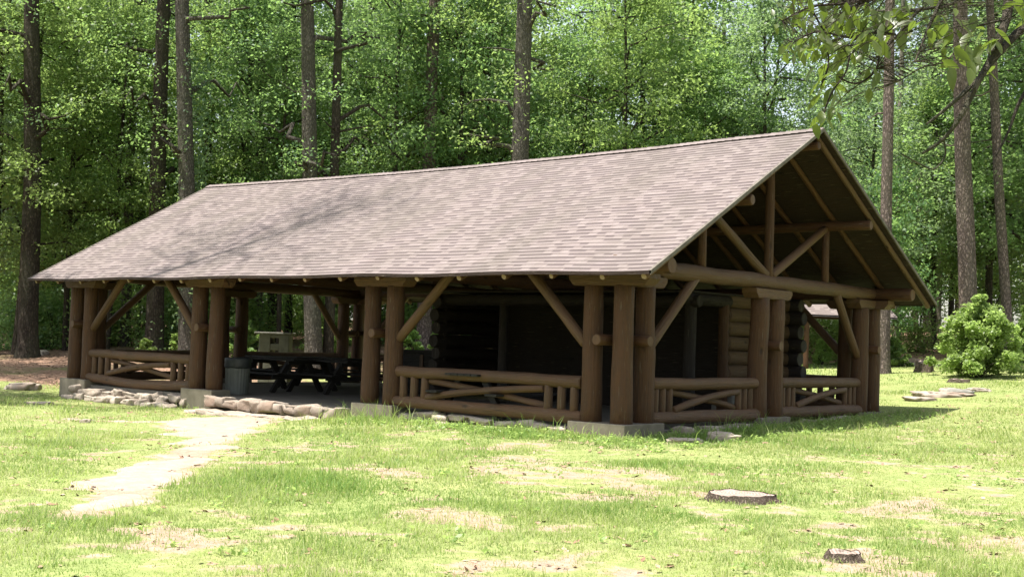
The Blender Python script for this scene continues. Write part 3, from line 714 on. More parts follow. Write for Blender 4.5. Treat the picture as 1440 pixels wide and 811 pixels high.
rock(60, 26.2, (.28, .2, .035), 'flat pale stone sunk in the grass left of the corner pier', 'pale_stone', 9)
rock(125, 21.5, (.09, .06, .045), 'small dark rock at the left end of the sandy path', 'stone', 14)
rock(322, 18.9, (.05, .04, .03), 'tiny reddish rock lying on the sandy path', 'stone', 15)
rock(1020, 18.7, (.24, .16, .10), 'grey angular rock on the shaded grass beside the gable end', 'pale_stone', 21)
rock(968, 18.2, (.26, .16, .05), 'flat grey rock against the gable footing near the corner pier', 'pale_stone', 22)
rock(1325, 29.4, (.62, .40, .10), 'largest slab of the weathered flat outcrop in the right lawn', 'stone', 25, .1, -.03)
rock(1296, 28.4, (.36, .28, .07), 'small flat slab at the left foot of the outcrop in the right lawn', 'stone', 26, .1, -.02, .5)
rock(1352, 29.9, (.34, .30, .10), 'dark-edged rock joined to the right side of the outcrop', 'greystone', 28, .1, -.02, .3)
rock(1378, 30.6, (.30, .22, .07), 'pale rock at the far right end of the outcrop', 'pale_stone', 29, .1, -.01)
rock(1340, 30.6, (.40, .2, .08), 'brown rock at the back of the outcrop', 'stone', 35, .1, 0, .8)
rock(212, 41.5, (.42, .25, .16), 'pale boulder on the woodland floor seen through the left bay', 'pale_stone', 30)
rock(196, 41, (.5, .3, .12), 'mossy grey boulder left of the pale boulder in the woods', 'greystone', 31)
rock(245, 42, (.35, .25, .12), 'grey boulder beneath the sapling behind the left bay', 'greystone', 32)
rock(50, 43, (.45, .3, .12), 'pale boulder at the woods edge right of the thick dark trunk', 'pale_stone', 33)
rock(1268, 43.0, (.8, .45, .18), 'brown earth-stained rock beside the small dark bush', 'stone', 34)

# ------------------------------------------------------------------ small shelter beyond on the right
p = G(1166, 42.5); SH = empty('small_shelter', p, 'small shelter with pale shingle roof glimpsed behind the pavilion right gable', 'shelter', rz=YAW+.15)
ze = W(1166, 443, 41.2)[2]-p[2]
b = MB()
for sg in (-1, 1):
    P = []
    for i in range(9): P.append([(-1.7+3.4*j/8, sg*(1.6-1.6*i/8), ze+.85*i/8) for j in range(9)])
    if sg > 0: P = [r_[::-1] for r_ in P]
    b.quadgrid(P, ([3.4*j/8 for j in range(9)], [1.8*i/8 for i in range(9)]), False, False)
    P = [[(q_[0], q_[1], q_[2]-.06) for q_ in r_][::-1] for r_ in P]; b.quadgrid(P, ([3.4*j/8 for j in range(9)], [1.8*i/8 for i in range(9)]), False, False)
b.build('shelter_roof', M['shingle'], SH)
for sx in (-1.35, 1.15):
    for sy in (-1.3, 1.3):
        b = MB(); b.log((sx, sy, -.2), (sx, sy, ze+.1), .09, .085); b.build('shelter_post', M['log'], SH)
for sy in (-1.3, 1.3):
    b = MB(); b.log((-1.6, sy, ze+.05), (1.6, sy, ze+.05), .09, .085); b.build('shelter_beam', M['log'], SH)

# ------------------------------------------------------------------ vegetation
def leaf_cloud(name, centers, radii, nper, size, mat, up=.55, flat=.5, asp=.55, droop=0, jitter=1., ls=1.0):
    """centers (k,3), radii (k,), leaves per clump nper: one mesh of small folded leaves"""
    C_ = np.repeat(centers, nper, 0); r_ = np.repeat(radii, nper); n = len(C_)
    d = RNG.normal(size=(n, 3)); d /= np.linalg.norm(d, axis=1)[:, None]; rad = RNG.random(n)**.45
    P = C_+d*(rad*r_)[:, None]*np.array([1, 1, flat]); P[:, 2] -= droop*(rad*r_)**2
    nr = RNG.normal(size=(n, 3))*(1-up); nr[:, 2] += up+.15; nr += d*.25; nr /= np.linalg.norm(nr, axis=1)[:, None]
    a = RNG.normal(size=(n, 3)); a[:, 2] -= .35; a -= nr*(a*nr).sum(1)[:, None]; a /= np.linalg.norm(a, axis=1)[:, None]; b_ = np.cross(nr, a)
    s = size*RNG.uniform(.65, 1.3, n)[:, None]
    V = np.stack([P-a*s*.5, P+b_*s*asp*.5-nr*s*.06+a*s*.05, P+a*s*.5-nr*s*.10, P-b_*s*asp*.5-nr*s*.06+a*s*.05], 1).reshape(-1, 3)
    clump = np.repeat(RNG.random(len(centers)), nper)
    tint = np.clip(.5*clump+.5*RNG.random(n), 0, 1)
    return mesh_np(name, V, np.full(n, 4), np.arange(4*n), False, {'tint': ('FACE', tint)})

def crown_pts(h0, h1, Rm, nb, prof, perb=5, seed=0, rise=.35):
    """clump centres along limbs; returns centres, radii, limb polylines"""
    rg = np.random.default_rng(seed); cs, rs, limbs = [], [], []
    for i in range(nb):
        tt = (i+rg.random())/nb; z = h0+(h1-h0)*tt; Rr = Rm*prof(tt)*rg.uniform(.65, 1.12); an = i*2.4+rg.uniform(-.5, .5)
        dx, dy = math.cos(an), math.sin(an); line = [(0, 0, z-.4)]
        for k in range(perb):
            u = (k+1)/perb; q_ = (dx*Rr*u+rg.normal()*.12*Rr, dy*Rr*u+rg.normal()*.12*Rr, z+rise*Rr*u-.25*Rr*u*u+rg.normal()*.15)
            line.append(q_)
            if u > .3:
                cs.append(q_); rs.append((.28+.16*rg.random())*(.6+.5*Rm/4)*(1.2 if u < .9 else .95))
                if rg.random() < .8: cs.append((q_[0]+rg.normal()*.5, q_[1]+rg.normal()*.5, q_[2]+rg.normal()*.3)); rs.append(.35+.4*rg.random())
        limbs.append(line)
    for k in range(4): cs.append((rg.normal()*.4, rg.normal()*.4, h1+rg.random()*.4)); rs.append(.6)
    return np.array(cs), np.array(rs)*1.75, limbs

CROWN = {}
def mk(kind, i, h0, h1, Rm, nb, prof, nper, size, mat, **kw):
    cs, rs, limbs = crown_pts(h0, h1, Rm, nb, prof, seed=100*i+len(kind), perb=kw.pop('perb', 5), rise=kw.pop('rise', .35))
    me = leaf_cloud('crown', cs, rs, nper, size, None, **kw); me.materials.append(M[mat])
    CROWN.setdefault(kind, []).append((me, limbs, h1, h0))
rnd = lambda t_: math.sin(PI*min(1, .12+.88*t_))**.6*.9+.12
cone = lambda t_: (1-t_)**.7*.95+.12
for i in range(3): mk('mid', i, 2.8, 12.5, 3.6, 34, rnd, 78, .142, ('leaf_a', 'leaf_b', 'leaf_c')[i])
for i in range(3): mk('tall', i, 6.0, 22.0, 4.3, 40, rnd, 52, .20, ('leaf_a', 'leaf_c', 'leaf_b')[i])
for i in range(2): mk('high', i, 6.0, 25, 2.9, 27, rnd, 24, .12, ('leaf_a', 'leaf_b')[i])
mk('sparse', 0, 21, 34, 3.4, 20, rnd, 15, .22, 'needle', asp=.2, up=.3)
for i in range(2): mk('pine', i, 15.0, 25., 3.6, 24, cone, 60, .22, 'needle', asp=.16, up=.35, rise=.1)
for i in range(3): mk('sapling', i, .9, 5.5, 1.7, 18, rnd, 60, .15, ('leaf_b', 'leaf_a', 'leaf_b')[i], perb=4)
for i in range(2): mk('low', i, .15, 1.3, .9, 12, rnd, 45, .11, ('leaf_b', 'leaf_a')[i], perb=3)

def trunk_mesh(hgt, dia, lean=(0, 0), seed=0, stubs=0, limbs=None, flare=1.35, seg=16, crook=.12):
    b = MB(); rg = random.Random(seed); nr = 26; P = []; vs = []
    def cen(t_):
        z = hgt*t_; return Vector((lean[0]*t_+crook*mnoise.noise(Vector((t_*2.2, seed, 0)))*min(1, t_*4), lean[1]*t_+crook*mnoise.noise(Vector((t_*2.2, seed, 7)))*min(1, t_*4), z))
    def rad(t_): return dia/2*((1-t_)**.5*.92+.08)*(1+(flare-1)*math.exp(-t_*hgt/.35))
    ts = [-.02, 0, .008, .02, .035]+[.06+.94*i/(nr-1) for i in range(nr)]
    for t_ in ts:
        cc = cen(max(t_, 0)); cc.z = hgt*t_; P.append([tuple(cc+Vector((math.cos(2*PI*j/seg), math.sin(2*PI*j/seg), 0))*rad(max(t_, 0))*(1+.06*mnoise.noise(Vector((j*.9+seed, t_*hgt*.5, 1)))+.10*math.exp(-max(t_, 0)*hgt/.3)*math.sin(j*2.3+seed))) for j in range(seg)]); vs.append(hgt*t_)
    b.quadgrid(P, ([PI*dia*j/seg for j in range(seg+1)], vs), True)
    def limb(line, r0):
        pts = [Vector(q_) for q_ in line]; P = []; n_ = len(pts); L = 0; vv = []
        for k, q_ in enumerate(pts):
            d = (pts[min(k+1, n_-1)]-pts[max(k-1, 0)]).normalized(); a = Vector((0, 0, 1)).cross(d); a = a.normalized() if a.length > .01 else Vector((1, 0, 0)); c_ = d.cross(a); r = r0*(1-k/(n_-1))**.8+.008
            P.append([tuple(q_+a*math.cos(2*PI*j/6)*r+c_*math.sin(2*PI*j/6)*r) for j in range(6)]); vv.append(k*.5)
        b.quadgrid(P, ([r0*j for j in range(7)], vv), True)
    for line in (limbs or []):
        z = line[0][2]; c0 = cen(min(1, max(0, z/hgt))); line = [(q_[0]+c0.x*(1-k/len(line)), q_[1]+c0.y*(1-k/len(line)), q_[2]) for k, q_ in enumerate(line)]
        limb(line, min(.09, rad(min(.95, z/hgt))*.5))
    for k in range(stubs):
        z = rg.uniform(.25, .75)*hgt; an = rg.uniform(0, 6.28); L = rg.uniform(.3, 1.6); c0 = cen(z/hgt)
        limb([tuple(c0), (c0.x+math.cos(an)*L*.5, c0.y+math.sin(an)*L*.5, z+rg.uniform(-.05, .15)), (c0.x+math.cos(an)*L, c0.y+math.sin(an)*L, z+rg.uniform(-.25, .3))], .03)
    fn = [len(f_) for f_ in b.f]; me = mesh_np('trunk', np.array(b.v), fn, [i for f_ in b.f for i in f_], True, uv=np.array(b.uv)); return me

def tree(name, xyz, label, cat, kind, var, hgt, dia, bark, lean=(0, 0), seed=0, sxy=1., group=None, stubs=0, rz=None):
    E_ = empty(name, xyz, label, cat, group, random.uniform(0, 6.28) if rz is None else rz)
    cm, limbs, h1, h0 = CROWN[kind][var % len(CROWN[kind])]; sz = hgt/h1
    lim = [[(q_[0]*sxy, q_[1]*sxy, q_[2]*sz) for q_ in line] for line in limbs]
    ca, sa = math.cos(-E_.rotation_euler.z), math.sin(-E_.rotation_euler.z); lean = (lean[0]*ca-lean[1]*sa, lean[0]*sa+lean[1]*ca)
    # the shared crown is offset so it sits round the leaning stem
    tm = trunk_mesh(hgt*.985, dia, lean, seed, stubs, [[(q_[0], q_[1], q_[2]) for q_ in l_] for l_ in lim[::2]]); tm.materials.append(M[bark]); link('trunk', tm, None, E_)
    o = link('crown', cm, None, E_); o.scale = (sxy, sxy, sz); o.location = (lean[0]*.72, lean[1]*.72, 0)
    return E_
# trunks one can pick out, left to right: column at breast height, depth, diameter, kind of crown, bark, height, lean (columns to the right at the frame top)
RTv = RT[:2]
NAMED = [
 (40, 41.5, .66, 'high', 0, 'dark_bark', 25, 47, 'thick dark trunked tree at the far left beside the pavilion eave'),
 (-12, 43, .45, 'high', 1, 'dark_bark', 23, 2, 'dark tree cut by the left edge of the photo'),
 (62, 55, .27, 'pine', 0, 'dark_bark', 24, 66, 'slender dark tree first to the right of the thick left trunk'),
 (77, 53, .33, 'pine', 1, 'dark_bark', 25, 82, 'slender dark tree second to the right of the thick left trunk'),
 (96, 60, .22, 'pine', 0, 'dark_bark', 23, 98, 'thin dark tree just left of the corner posts'),
 (118, 52, .28, 'high', 2, 'dark_bark', 22, 128, 'dark tree rising behind the left corner posts'),
 (176, 46, .40, 'high', 0, 'pine_grey', 21, 190, 'grey barked tree seen through the left bay'),
 (194, 52, .24, 'pine', 0, 'dark_bark', 23, 204, 'thin black tree between the grey and the broad trunk of the left bay'),
 (217, 42.5, .62, 'high', 2, 'dark_bark', 24, 232, 'broad dark trunked tree in the middle of the left bay'),
 (238, 53, .22, 'high', 1, 'dark_bark', 22, 262, 'thin leaning tree behind the left bay brace'),
 (266, 40.3, .60, 'high', 0, 'pine_grey', 26, 258, 'big vine-clad tree rising above the left roof slope'),
 (293, 47, .34, 'high', 1, 'dark_bark', 24, 292, 'dark tree right of the vine-clad tree above the left roof'),
 (362, 46, .36, 'pine', 1, 'pine_grey', 24, 372, 'grey tree seen left of the stone fireplace'),
 (378, 54, .26, 'pine', 0, 'pine_grey', 24, 392, 'thin grey tree directly above the stone fireplace'),
 (405, 50, .30, 'pine', 1, 'dark_bark', 24, 414, 'dark tree above the right end of the stone fireplace'),
 (443, 40.2, .58, 'high', 0, 'pine_grey', 25, 430, 'broad grey tree in the entrance bay behind the knee brace'),
 (462, 40.6, .36, 'high', 0, 'dark_bark', 24, 480, 'dark tree right of the broad grey trunk in the entrance bay'),
 (507, 54, .30, 'pine', 1, 'pine_grey', 24, 522, 'thin tree behind the far corner posts'),
 (596, 44.5, .56, 'pine', 0, 'pine', 26, 613, 'pine with sunlit scaly base left of the log room'),
 (612, 50, .35, 'high', 1, 'dark_bark', 23, 632, 'dark tree just right of the sunlit scaly pine'),
 (652, 61, .34, 'pine', 1, 'dark_bark', 25, 668, 'narrow dark tree above the middle of the roof ridge'),
 (692, 62, .30, 'pine', 0, 'dark_bark', 25, 704, 'narrow tree left of the big central trunk'),
 (722, 40, .66, 'high', 1, 'pine_grey', 27, 738, 'big forked grey tree standing over the centre of the roof'),
 (1010, 60, .30, 'pine', 0, 'pine_grey', 25, 1020, 'thin grey tree above the right part of the ridge'),
 (1243, 38, .385, 'pine', 1, 'pine', 25, 1250, 'tall bare pine rising behind the right roof slope'),
 (1364, 41, .62, 'pine', 0, 'pine', 27, 1352, 'thickest tall bare pine behind the bright green bush'),
 (1421, 41.5, .36, 'pine', 1, 'pine', 26, 1391, 'slim leaning pine at the right edge of the photo'),
 (1262, 52, .27, 'pine', 0, 'pale_bark', 23, 1268, 'pale thin pine on the hillock right of the pavilion, nearest it'),
 (1286, 58, .28, 'pine', 1, 'pale_bark', 24, 1298, 'pale thin tree with flared base on the hillock'),
 (1304, 58, .42, 'pine', 0, 'dark_bark', 25, 1316, 'dark tree between the pale trees on the hillock'),
 (1318, 57, .30, 'pine', 1, 'pale_bark', 24, 1330, 'pale tree on the hillock closest to the bright green bush'),
 (1240, 43, .20, 'sapling', 1, 'dark_bark', 6.5, 1246, 'slim young tree beside the small dark bush and last posts'),
]
for k, (px, dep, dia, kind, var, bark, hg, ln, label) in enumerate(NAMED):
    x, y, z = G(px, dep); nm = 'pine_tree' if kind == 'pine' else ('young_tree' if kind == 'sapling' else 'hardwood_tree')
    q_ = W(ln, 0, dep+.6); L_ = ((q_[0]-x)*RTv[0]+(q_[1]-y)*RTv[1])/(q_[2]-z)*hg; L = L_
    tree(nm, (x, y, z-.05), label, 'tree', kind, var, hg, dia, bark, (RTv[0]*L, RTv[1]*L), k*3.7+1, 1.0 if kind != 'sapling' else .9, None, 5 if kind == 'pine' else 4)
# ivy on the vine-clad tree
gx_, gy_, gz_ = G(266, 40.3)
cs = np.array([(gx_-RTv[0]*.012*i*.3+.33*math.cos(i*2.1), gy_+.33*math.sin(i*2.1), gz_+1.2+i*.075) for i in range(120)])
me = leaf_cloud('ivy', cs, np.full(len(cs), .30), 26, .13, None, up=.2, flat=1.0); me.materials.append(M['leaf_c'])
tag(link('ivy_vine', me, None), 'ivy climbing the big tree above the left roof slope', 'vine')

# leafy trees filling the wood: nearer mid-storey trees, then a deep belt
LAB = {'mid': ('leafy_tree', 'leafy mid-sized green tree in the wood behind the pavilion', 'leafy trees of the wood'),
       'tall': ('hardwood_tree', 'tall leafy tree in the wood behind the pavilion', 'tall leafy trees of the wood'),
       'pine': ('pine_tree', 'tall thin pine deep in the wood behind the pavilion', 'thin pines deep in the wood'),
       'sapling': ('young_tree', 'young leafy tree at the edge of the wood', 'young trees at the wood edge'),
       'low': ('shrub', 'low green shrub on the woodland floor', 'low shrubs on the woodland floor')}
def protos(kind):
    out = []
    for v in range(len(CROWN[kind])):
        for w in range(2):
            cm, limbs, h1, h0 = CROWN[kind][v]
            tm = trunk_mesh(h1*.985, {'mid': .24, 'tall': .38, 'pine': .34, 'sapling': .09, 'low': .04}[kind], (random.uniform(-.5, .5)*(kind != 'low'), random.uniform(-.5, .5)*(kind != 'low')), v*7+w*3+.5, 0, limbs[::2], 1.25, 10)
            tm.materials.append(M[{'mid': 'dark_bark', 'tall': ('dark_bark', 'pine_grey')[w], 'pine': ('pine', 'dark_bark')[w], 'sapling': 'dark_bark', 'low': 'dark_bark'}[kind]]); out.append((tm, cm))
    return out
PR = {k_: protos(k_) for k_ in LAB}
def put(kind, px, dep, s, v=None, label=None, sxy=None, xyz=None):
    nm, lb, gp = LAB[kind]; x, y, z = xyz if xyz else G(px, dep)
    E_ = empty(nm, (x, y, z-.08), label or lb, 'shrub' if kind == 'low' else 'tree', None if label else gp, random.uniform(0, 6.28)); sxy = sxy or s
    E_.scale = (sxy, sxy, s); tm, cm = PR[kind][(random.randrange(99) if v is None else v) % len(PR[kind])]
    link('trunk', tm, None, E_); link('crown', cm, None, E_); return E_
rg = random.Random(5)
used = []
def spot(lo, hi, d0, d1, md, big=False):
    for _ in range(200):
        px, dep = rg.uniform(lo, hi), rg.uniform(d0, d1); p_ = G(px, dep)
        if big and (1075 < px < 1150 or 1245 < px < 1320) and dep < 95: continue
        if all((p_[0]-a)**2+(p_[1]-b_)**2 > md*md for a, b_ in used): used.append(p_[:2]); return p_
    return None
def fill(kind, n, lo, hi, d0, d1, md, s0, s1, wide=1.):
    for _ in range(n):
        p_ = spot(lo, hi, d0, d1, md, kind in ('tall', 'mid', 'pine'))
        if p_: s_ = rg.uniform(s0, s1); put(kind, 0, 0, s_, xyz=p_, sxy=s_*wide, v=rg.randrange(99))
# mid-storey along the front of the wood (its crowns start ~3 m up: trunks stay visible beneath)
for px in (-60, 75, 150, 215, 330, 395, 500, 560, 660, 780, 850, 905, 960, 1010, 1060, 1120, 1185, 1225, 1300, 1340, 1400, 1470, 1530):
    dep = rg.uniform(57, 62) if px in (1120, 1185) else rg.uniform(45, 54) if px > 780 else rg.uniform(46, 53); s_ = rg.uniform(.95, 1.3); p_ = G(px+rg.uniform(-15, 15), dep); used.append(p_[:2]); s_ = s_*.74 if 1080 < px < 1350 else s_
    put('mid', 0, 0, s_, xyz=p_, v=rg.randrange(99), sxy=s_*1.05)
fill('mid', 19, -150, 1650, 56, 78, 4.4, 1.0, 1.6)
fill('tall', 9, -200, 1700, 64, 90, 6.5, .85, 1.15)
fill('tall', 10, -250, 1750, 90, 125, 7, .9, 1.15)
fill('mid', 9, -200, 1700, 80, 110, 5.5, 1.2, 1.5)
for px in (-30, 92, 150, 330, 392, 548, 640, 800, 880, 985, 1075):
    p_ = G(px, rg.uniform(43, 45)); s_ = rg.uniform(.85, 1.15); used.append(p_[:2]); put('mid', 0, 0, s_, xyz=p_, v=rg.randrange(99), sxy=s_*.85)
fill('pine', 22, -200, 1700, 48, 95, 2.6, .85, 1.1)
fill('sapling', 26, -100, 1600, 52, 75, 2.0, .7, 1.3)
fill('sapling', 46, -250, 1750, 76, 112, 2.5, 1.5, 2.3, 1.3)
fill('sapling', 9, -90, 150, 58, 76, 2.2, 1.0, 1.7, 1.4)
fill('low', 40, -80, 1560, 44, 66, 1.2, .8, 1.8)
# light understorey seen through the bays and the right-hand gap
for (px, dep, s_) in ((345, 45, 1.0), (330, 46, 1.1), (470, 47, 1.1), (575, 46, .9), (610, 46.5, .8), (250, 43.5, .9), (155, 46, 1.0), (1160, 46, .9)):
    put('low', px, dep, s_*1.25, v=rg.randrange(9)*1)
# beside and behind the camera (seen only from other positions, and casting the streaks of shade on the roof)
for (x, y, s_, k_) in ((-20, -8, 1., 'tall'), (-27, -2, 1., 'tall'), (-24, -16, 1., 'pine'), (-30, 6, 1., 'mid'), (18, 14, 1., 'tall'), (16, 22, 1., 'pine'), (22, 4, 1., 'mid')):
    put(k_, 0, 0, s_, xyz=(x, y, h(x, y)), label={'tall': 'tall leafy tree', 'pine': 'tall thin pine', 'mid': 'leafy mid-sized tree'}[k_]+' at the '+{(-20, -8): 'left of the clearing nearest the pavilion', (-27, -2): 'left of the clearing farther off', (-24, -16): 'left of the clearing near the front', (-30, 6): 'left side deep in shade', (18, 14): 'right side of the clearing', (16, 22): 'right side behind the lawn', (22, 4): 'right side near the front'}[(x, y)])
o = tree('pine_tree', (-16.5, -6.4, h(-16.5, -6.4)-.05), 'tall leaning pine in front of the pavilion left end', 'tree', 'sparse', 0, 36, .26, 'pine', (3.4, .9), 55, 1.25, None, 4)

# shrubs in the clearing
def bush(px, dep, w, hg, label, nm='leafy_bush', mat='bush_leaf', seed=1, n=46, sz=.115, per=230):
    x, y, z = G(px, dep); rgn = np.random.default_rng(seed); cs = []; rs = []; limbs = []
    for i in range(n):
        t_ = (i+.5)/n; zz = hg*(.10+.88*t_); Rr = w/2*(1-t_**1.6)**.6*rgn.uniform(.5, 1.18); an = i*2.4+rgn.random()
        cs.append((math.cos(an)*Rr, math.sin(an)*Rr, zz)); rs.append(rgn.uniform(.12, .30)*w/2.6+.04); limbs.append([(0, 0, 0), (cs[-1][0]*.35, cs[-1][1]*.35, zz*.55), cs[-1]])
        if i % 2: cs.append((math.cos(an)*Rr*.5, math.sin(an)*Rr*.5, zz*.9)); rs.append(.3*w/2.6)
    for k_ in range(5): a_ = rgn.uniform(0, 6.28); q_ = rgn.uniform(0, w*.16); cs.append((math.cos(a_)*q_, math.sin(a_)*q_, hg*rgn.uniform(.97, 1.1))); rs.append(.14)
    E_ = empty(nm, (x, y, z-.03), label, 'bush')
    me = leaf_cloud('foliage', np.array(cs), np.array(rs), per, sz, None, up=.5, flat=.7); me.materials.append(M[mat]); link('foliage', me, None, E_)
    b = MB()
    for l_ in limbs[::2]: b.log(l_[0], l_[1], .022, .015, 6, .004, rings=4, caps=False); b.log(l_[1], l_[2], .015, .006, 6, .004, rings=4, caps=False)
    b.build('stems', M['dark_bark'], E_); return E_
bush(1376, 36, 2.55, 2.15, 'large bright green leafy bush on the right lawn in front of the pines', seed=4, n=74, per=150, sz=.125)
bush(1446, 39, 1.3, 1.9, 'smaller bright bush touching the large one at the right edge', seed=9, n=26)
bush(1256, 42, 1.3, .85, 'small darker green bush just right of the last pavilion posts', mat='leaf_b', seed=6, n=20, per=150)
bush(205, 41.8, .9, .5, 'tiny bright sapling clump beside the boulders in the left bay', mat='bush_leaf', seed=7, n=10, per=60)
bush(248, 41.3, .7, .75, 'small yellow-green sapling seen through the left bay', mat='bush_leaf', seed=12, n=10, per=60)
bush(336, 41, 1.9, 1.5, 'leafy green shrub left of the stone fireplace', mat='leaf_b', seed=13, n=24, per=130)
bush(462, 42, 1.8, 1.7, 'leafy green shrub right of the broad grey trunk in the entrance bay', mat='leaf_b', seed=14, n=24, per=130)
bush(580, 43, .9, .8, 'small leafy plant left of the sunlit pine base', mat='bush_leaf', seed=15, n=10, per=80)
bush(614, 43, .8, .7, 'small leafy plant right of the sunlit pine base', mat='bush_leaf', seed=16, n=10, per=80)
bush(1157, 43, 1.1, .8, 'light green plants framed between the log room and the last posts', mat='bush_leaf', seed=17, n=12, per=90)

# ------------------------------------------------------------------ overhanging branch, upper right
p = W(1900, 470, 6.2); tx, ty = p[0], p[1]; tz = h(tx, ty)
OT = empty('overhanging_tree', (tx, ty, tz), 'tree whose drooping branches with large yellow-green leaves hang into the upper right', 'tree')
O3 = np.array([tx, ty, tz])
me = trunk_mesh(9., .34, (.1, .1), 3, 0, None, 1.4, 18); me.materials.append(M['pine_grey']); link('trunk', me, None, OT)
def Wl(px, py, d): return tuple(W(px, py, d)-O3)
hub1 = (0, 0, 4.3); hub2 = (0, 0, 3.7)
BR = [
 ([Wl(1650, -140, 5.0), Wl(1440+10, -60, 4.3), Wl(1424, -25, 4.1), Wl(1419, 0, 4.0), Wl(1414, 30, 3.95), Wl(1395, 80, 3.9), Wl(1377, 112, 3.85), Wl(1353, 160, 3.8), Wl(1327, 195, 3.8), Wl(1297, 216, 3.8)], .014),
 ([Wl(1327, 195, 3.8), Wl(1329, 219, 3.8), Wl(1315, 237, 3.78), Wl(1300, 234, 3.75), Wl(1268, 217, 3.7)], .004),
 ([Wl(1700, -60, 5.2), Wl(1520, -30, 4.3), Wl(1440, 38, 4.0), Wl(1392, 89, 3.9), Wl(1377, 110, 3.87), Wl(1333, 151, 3.8), Wl(1303, 175, 3.75)], .012),
 ([Wl(1412, 28, 3.95), Wl(1374, 38, 3.9), Wl(1354, 59, 3.85), Wl(1330, 86, 3.8), Wl(1297, 95, 3.75), Wl(1265, 114, 3.7)], .005),
 ([Wl(1560, -180, 4.6), Wl(1400, -90, 4.1), Wl(1340, -40, 3.8), Wl(1324, 0, 3.7), Wl(1306, 38, 3.65), Wl(1287, 87, 3.6)], .009),
 ([Wl(1420, -40, 4.1), Wl(1340, 5, 3.8), Wl(1306, 12, 3.7), Wl(1290, 17, 3.65), Wl(1265, 47, 3.6), Wl(1238, 77, 3.55), Wl(1232, 98, 3.5), Wl(1215, 114, 3.5), Wl(1197, 117, 3.45), Wl(1179, 108, 3.45)], .008),
 ([Wl(1259, 49, 3.6), Wl(1230, 46, 3.55), Wl(1194, 53, 3.5), Wl(1150, 45, 3.5), Wl(1115, 60, 3.5)], .005),
 ([Wl(1700, -20, 5.4), Wl(1500, 60, 4.2), Wl(1440, 133, 4.0), Wl(1419, 183, 3.95), Wl(1401, 219, 3.9)], .007),
 ([Wl(1340, -40, 3.8), Wl(1250, -10, 3.6), Wl(1190, 5, 3.5), Wl(1140, 10, 3.45), Wl(1100, 30, 3.4)], .007),
 ([Wl(1197, 60, 3.5), Wl(1190, 100, 3.48), Wl(1170, 130, 3.45), Wl(1158, 160, 3.42)], .004),
 ([Wl(1140, 12, 3.45), Wl(1160, 50, 3.45), Wl(1165, 90, 3.45), Wl(1155, 120, 3.42)], .004),
]
for st_ in (0, 2, 4, 7):
    z0 = hub1[2] if st_ in (0, 4) else hub2[2]; BR[st_] = ([(0, 0, z0)]+BR[st_][0], BR[st_][1])
def smooth_line(pts, k=5):
    P = [Vector(q_) for q_ in pts]; P = [P[0]]+P+[P[-1]]; out = []
    for i in range(1, len(P)-2):
        for j in range(k):
            u = j/k; a, b_, c_, d_ = P[i-1], P[i], P[i+1], P[i+2]
            out.append(.5*((2*b_)+(c_-a)*u+(2*a-5*b_+4*c_-d_)*u*u+(3*b_-a-3*c_+d_)*u**3))
    return out+[P[-2]]
def tube(b, pts, r0, r1, seg=7):
    P = []; n_ = len(pts)
    for k, q_ in enumerate(pts):
        d = (pts[min(k+1, n_-1)]-pts[max(k-1, 0)]).normalized(); a = d.orthogonal().normalized() if k == 0 else (a-d*a.dot(d)).normalized(); c_ = d.cross(a); r = r0+(r1-r0)*(k/(n_-1))**.7
        P.append([tuple(q_+a*math.cos(2*PI*j/seg)*r+c_*math.sin(2*PI*j/seg)*r) for j in range(seg)])
    b.quadgrid(P, ([j*.01 for j in range(seg+1)], [k*.05 for k in range(n_)]), True)
LP = []
for pts, r in BR:
    sm = smooth_line(pts, 6); b = MB(); tube(b, sm, r*(2.4 if pts[0][:2] == (0, 0) else .8), max(.0022, r*.28)); b.build('branch', M['dark_bark'], OT)
    LP.append(sm)
# leaves: (column, row, spread x, spread y, count, length)
SPR = [(1125, 18, 28, 22, 26, .062), (1165, 30, 30, 26, 40, .07), (1205, 30, 28, 26, 34, .075), (1245, 25, 24, 22, 20, .075), (1150, 62, 34, 14, 26, .066), (1108, 62, 18, 12, 12, .055), (1190, 66, 26, 14, 20, .08),
       (1165, 92, 16, 14, 9, .085), (1160, 128, 13, 16, 8, .085), (1155, 160, 10, 12, 5, .07), (1172, 150, 10, 12, 3, .07), (1222, 100, 14, 10, 5, .07), (1225, 125, 10, 8, 3, .07), (1235, 62, 12, 10, 6, .075),
       (1275, 20, 16, 16, 8, .08), (1310, 35, 18, 18, 12, .08), (1345, 30, 20, 20, 12, .08), (1372, 60, 22, 16, 8, .095), (1395, 52, 18, 10, 5, .09), (1380, 95, 12, 14, 3, .08), (1355, 90, 12, 12, 4, .09), (1330, 72, 14, 10, 4, .08), (1430, 12, 14, 12, 6, .08),
       (1300, -25, 80, 18, 40, .08), (1180, -25, 60, 18, 30, .08), (1490, 0, 40, 40, 25, .09)]
V, Fc, tint = [], [], []
rgl = random.Random(3)
allp = [q_ for l_ in LP for q_ in l_]
tw = MB()
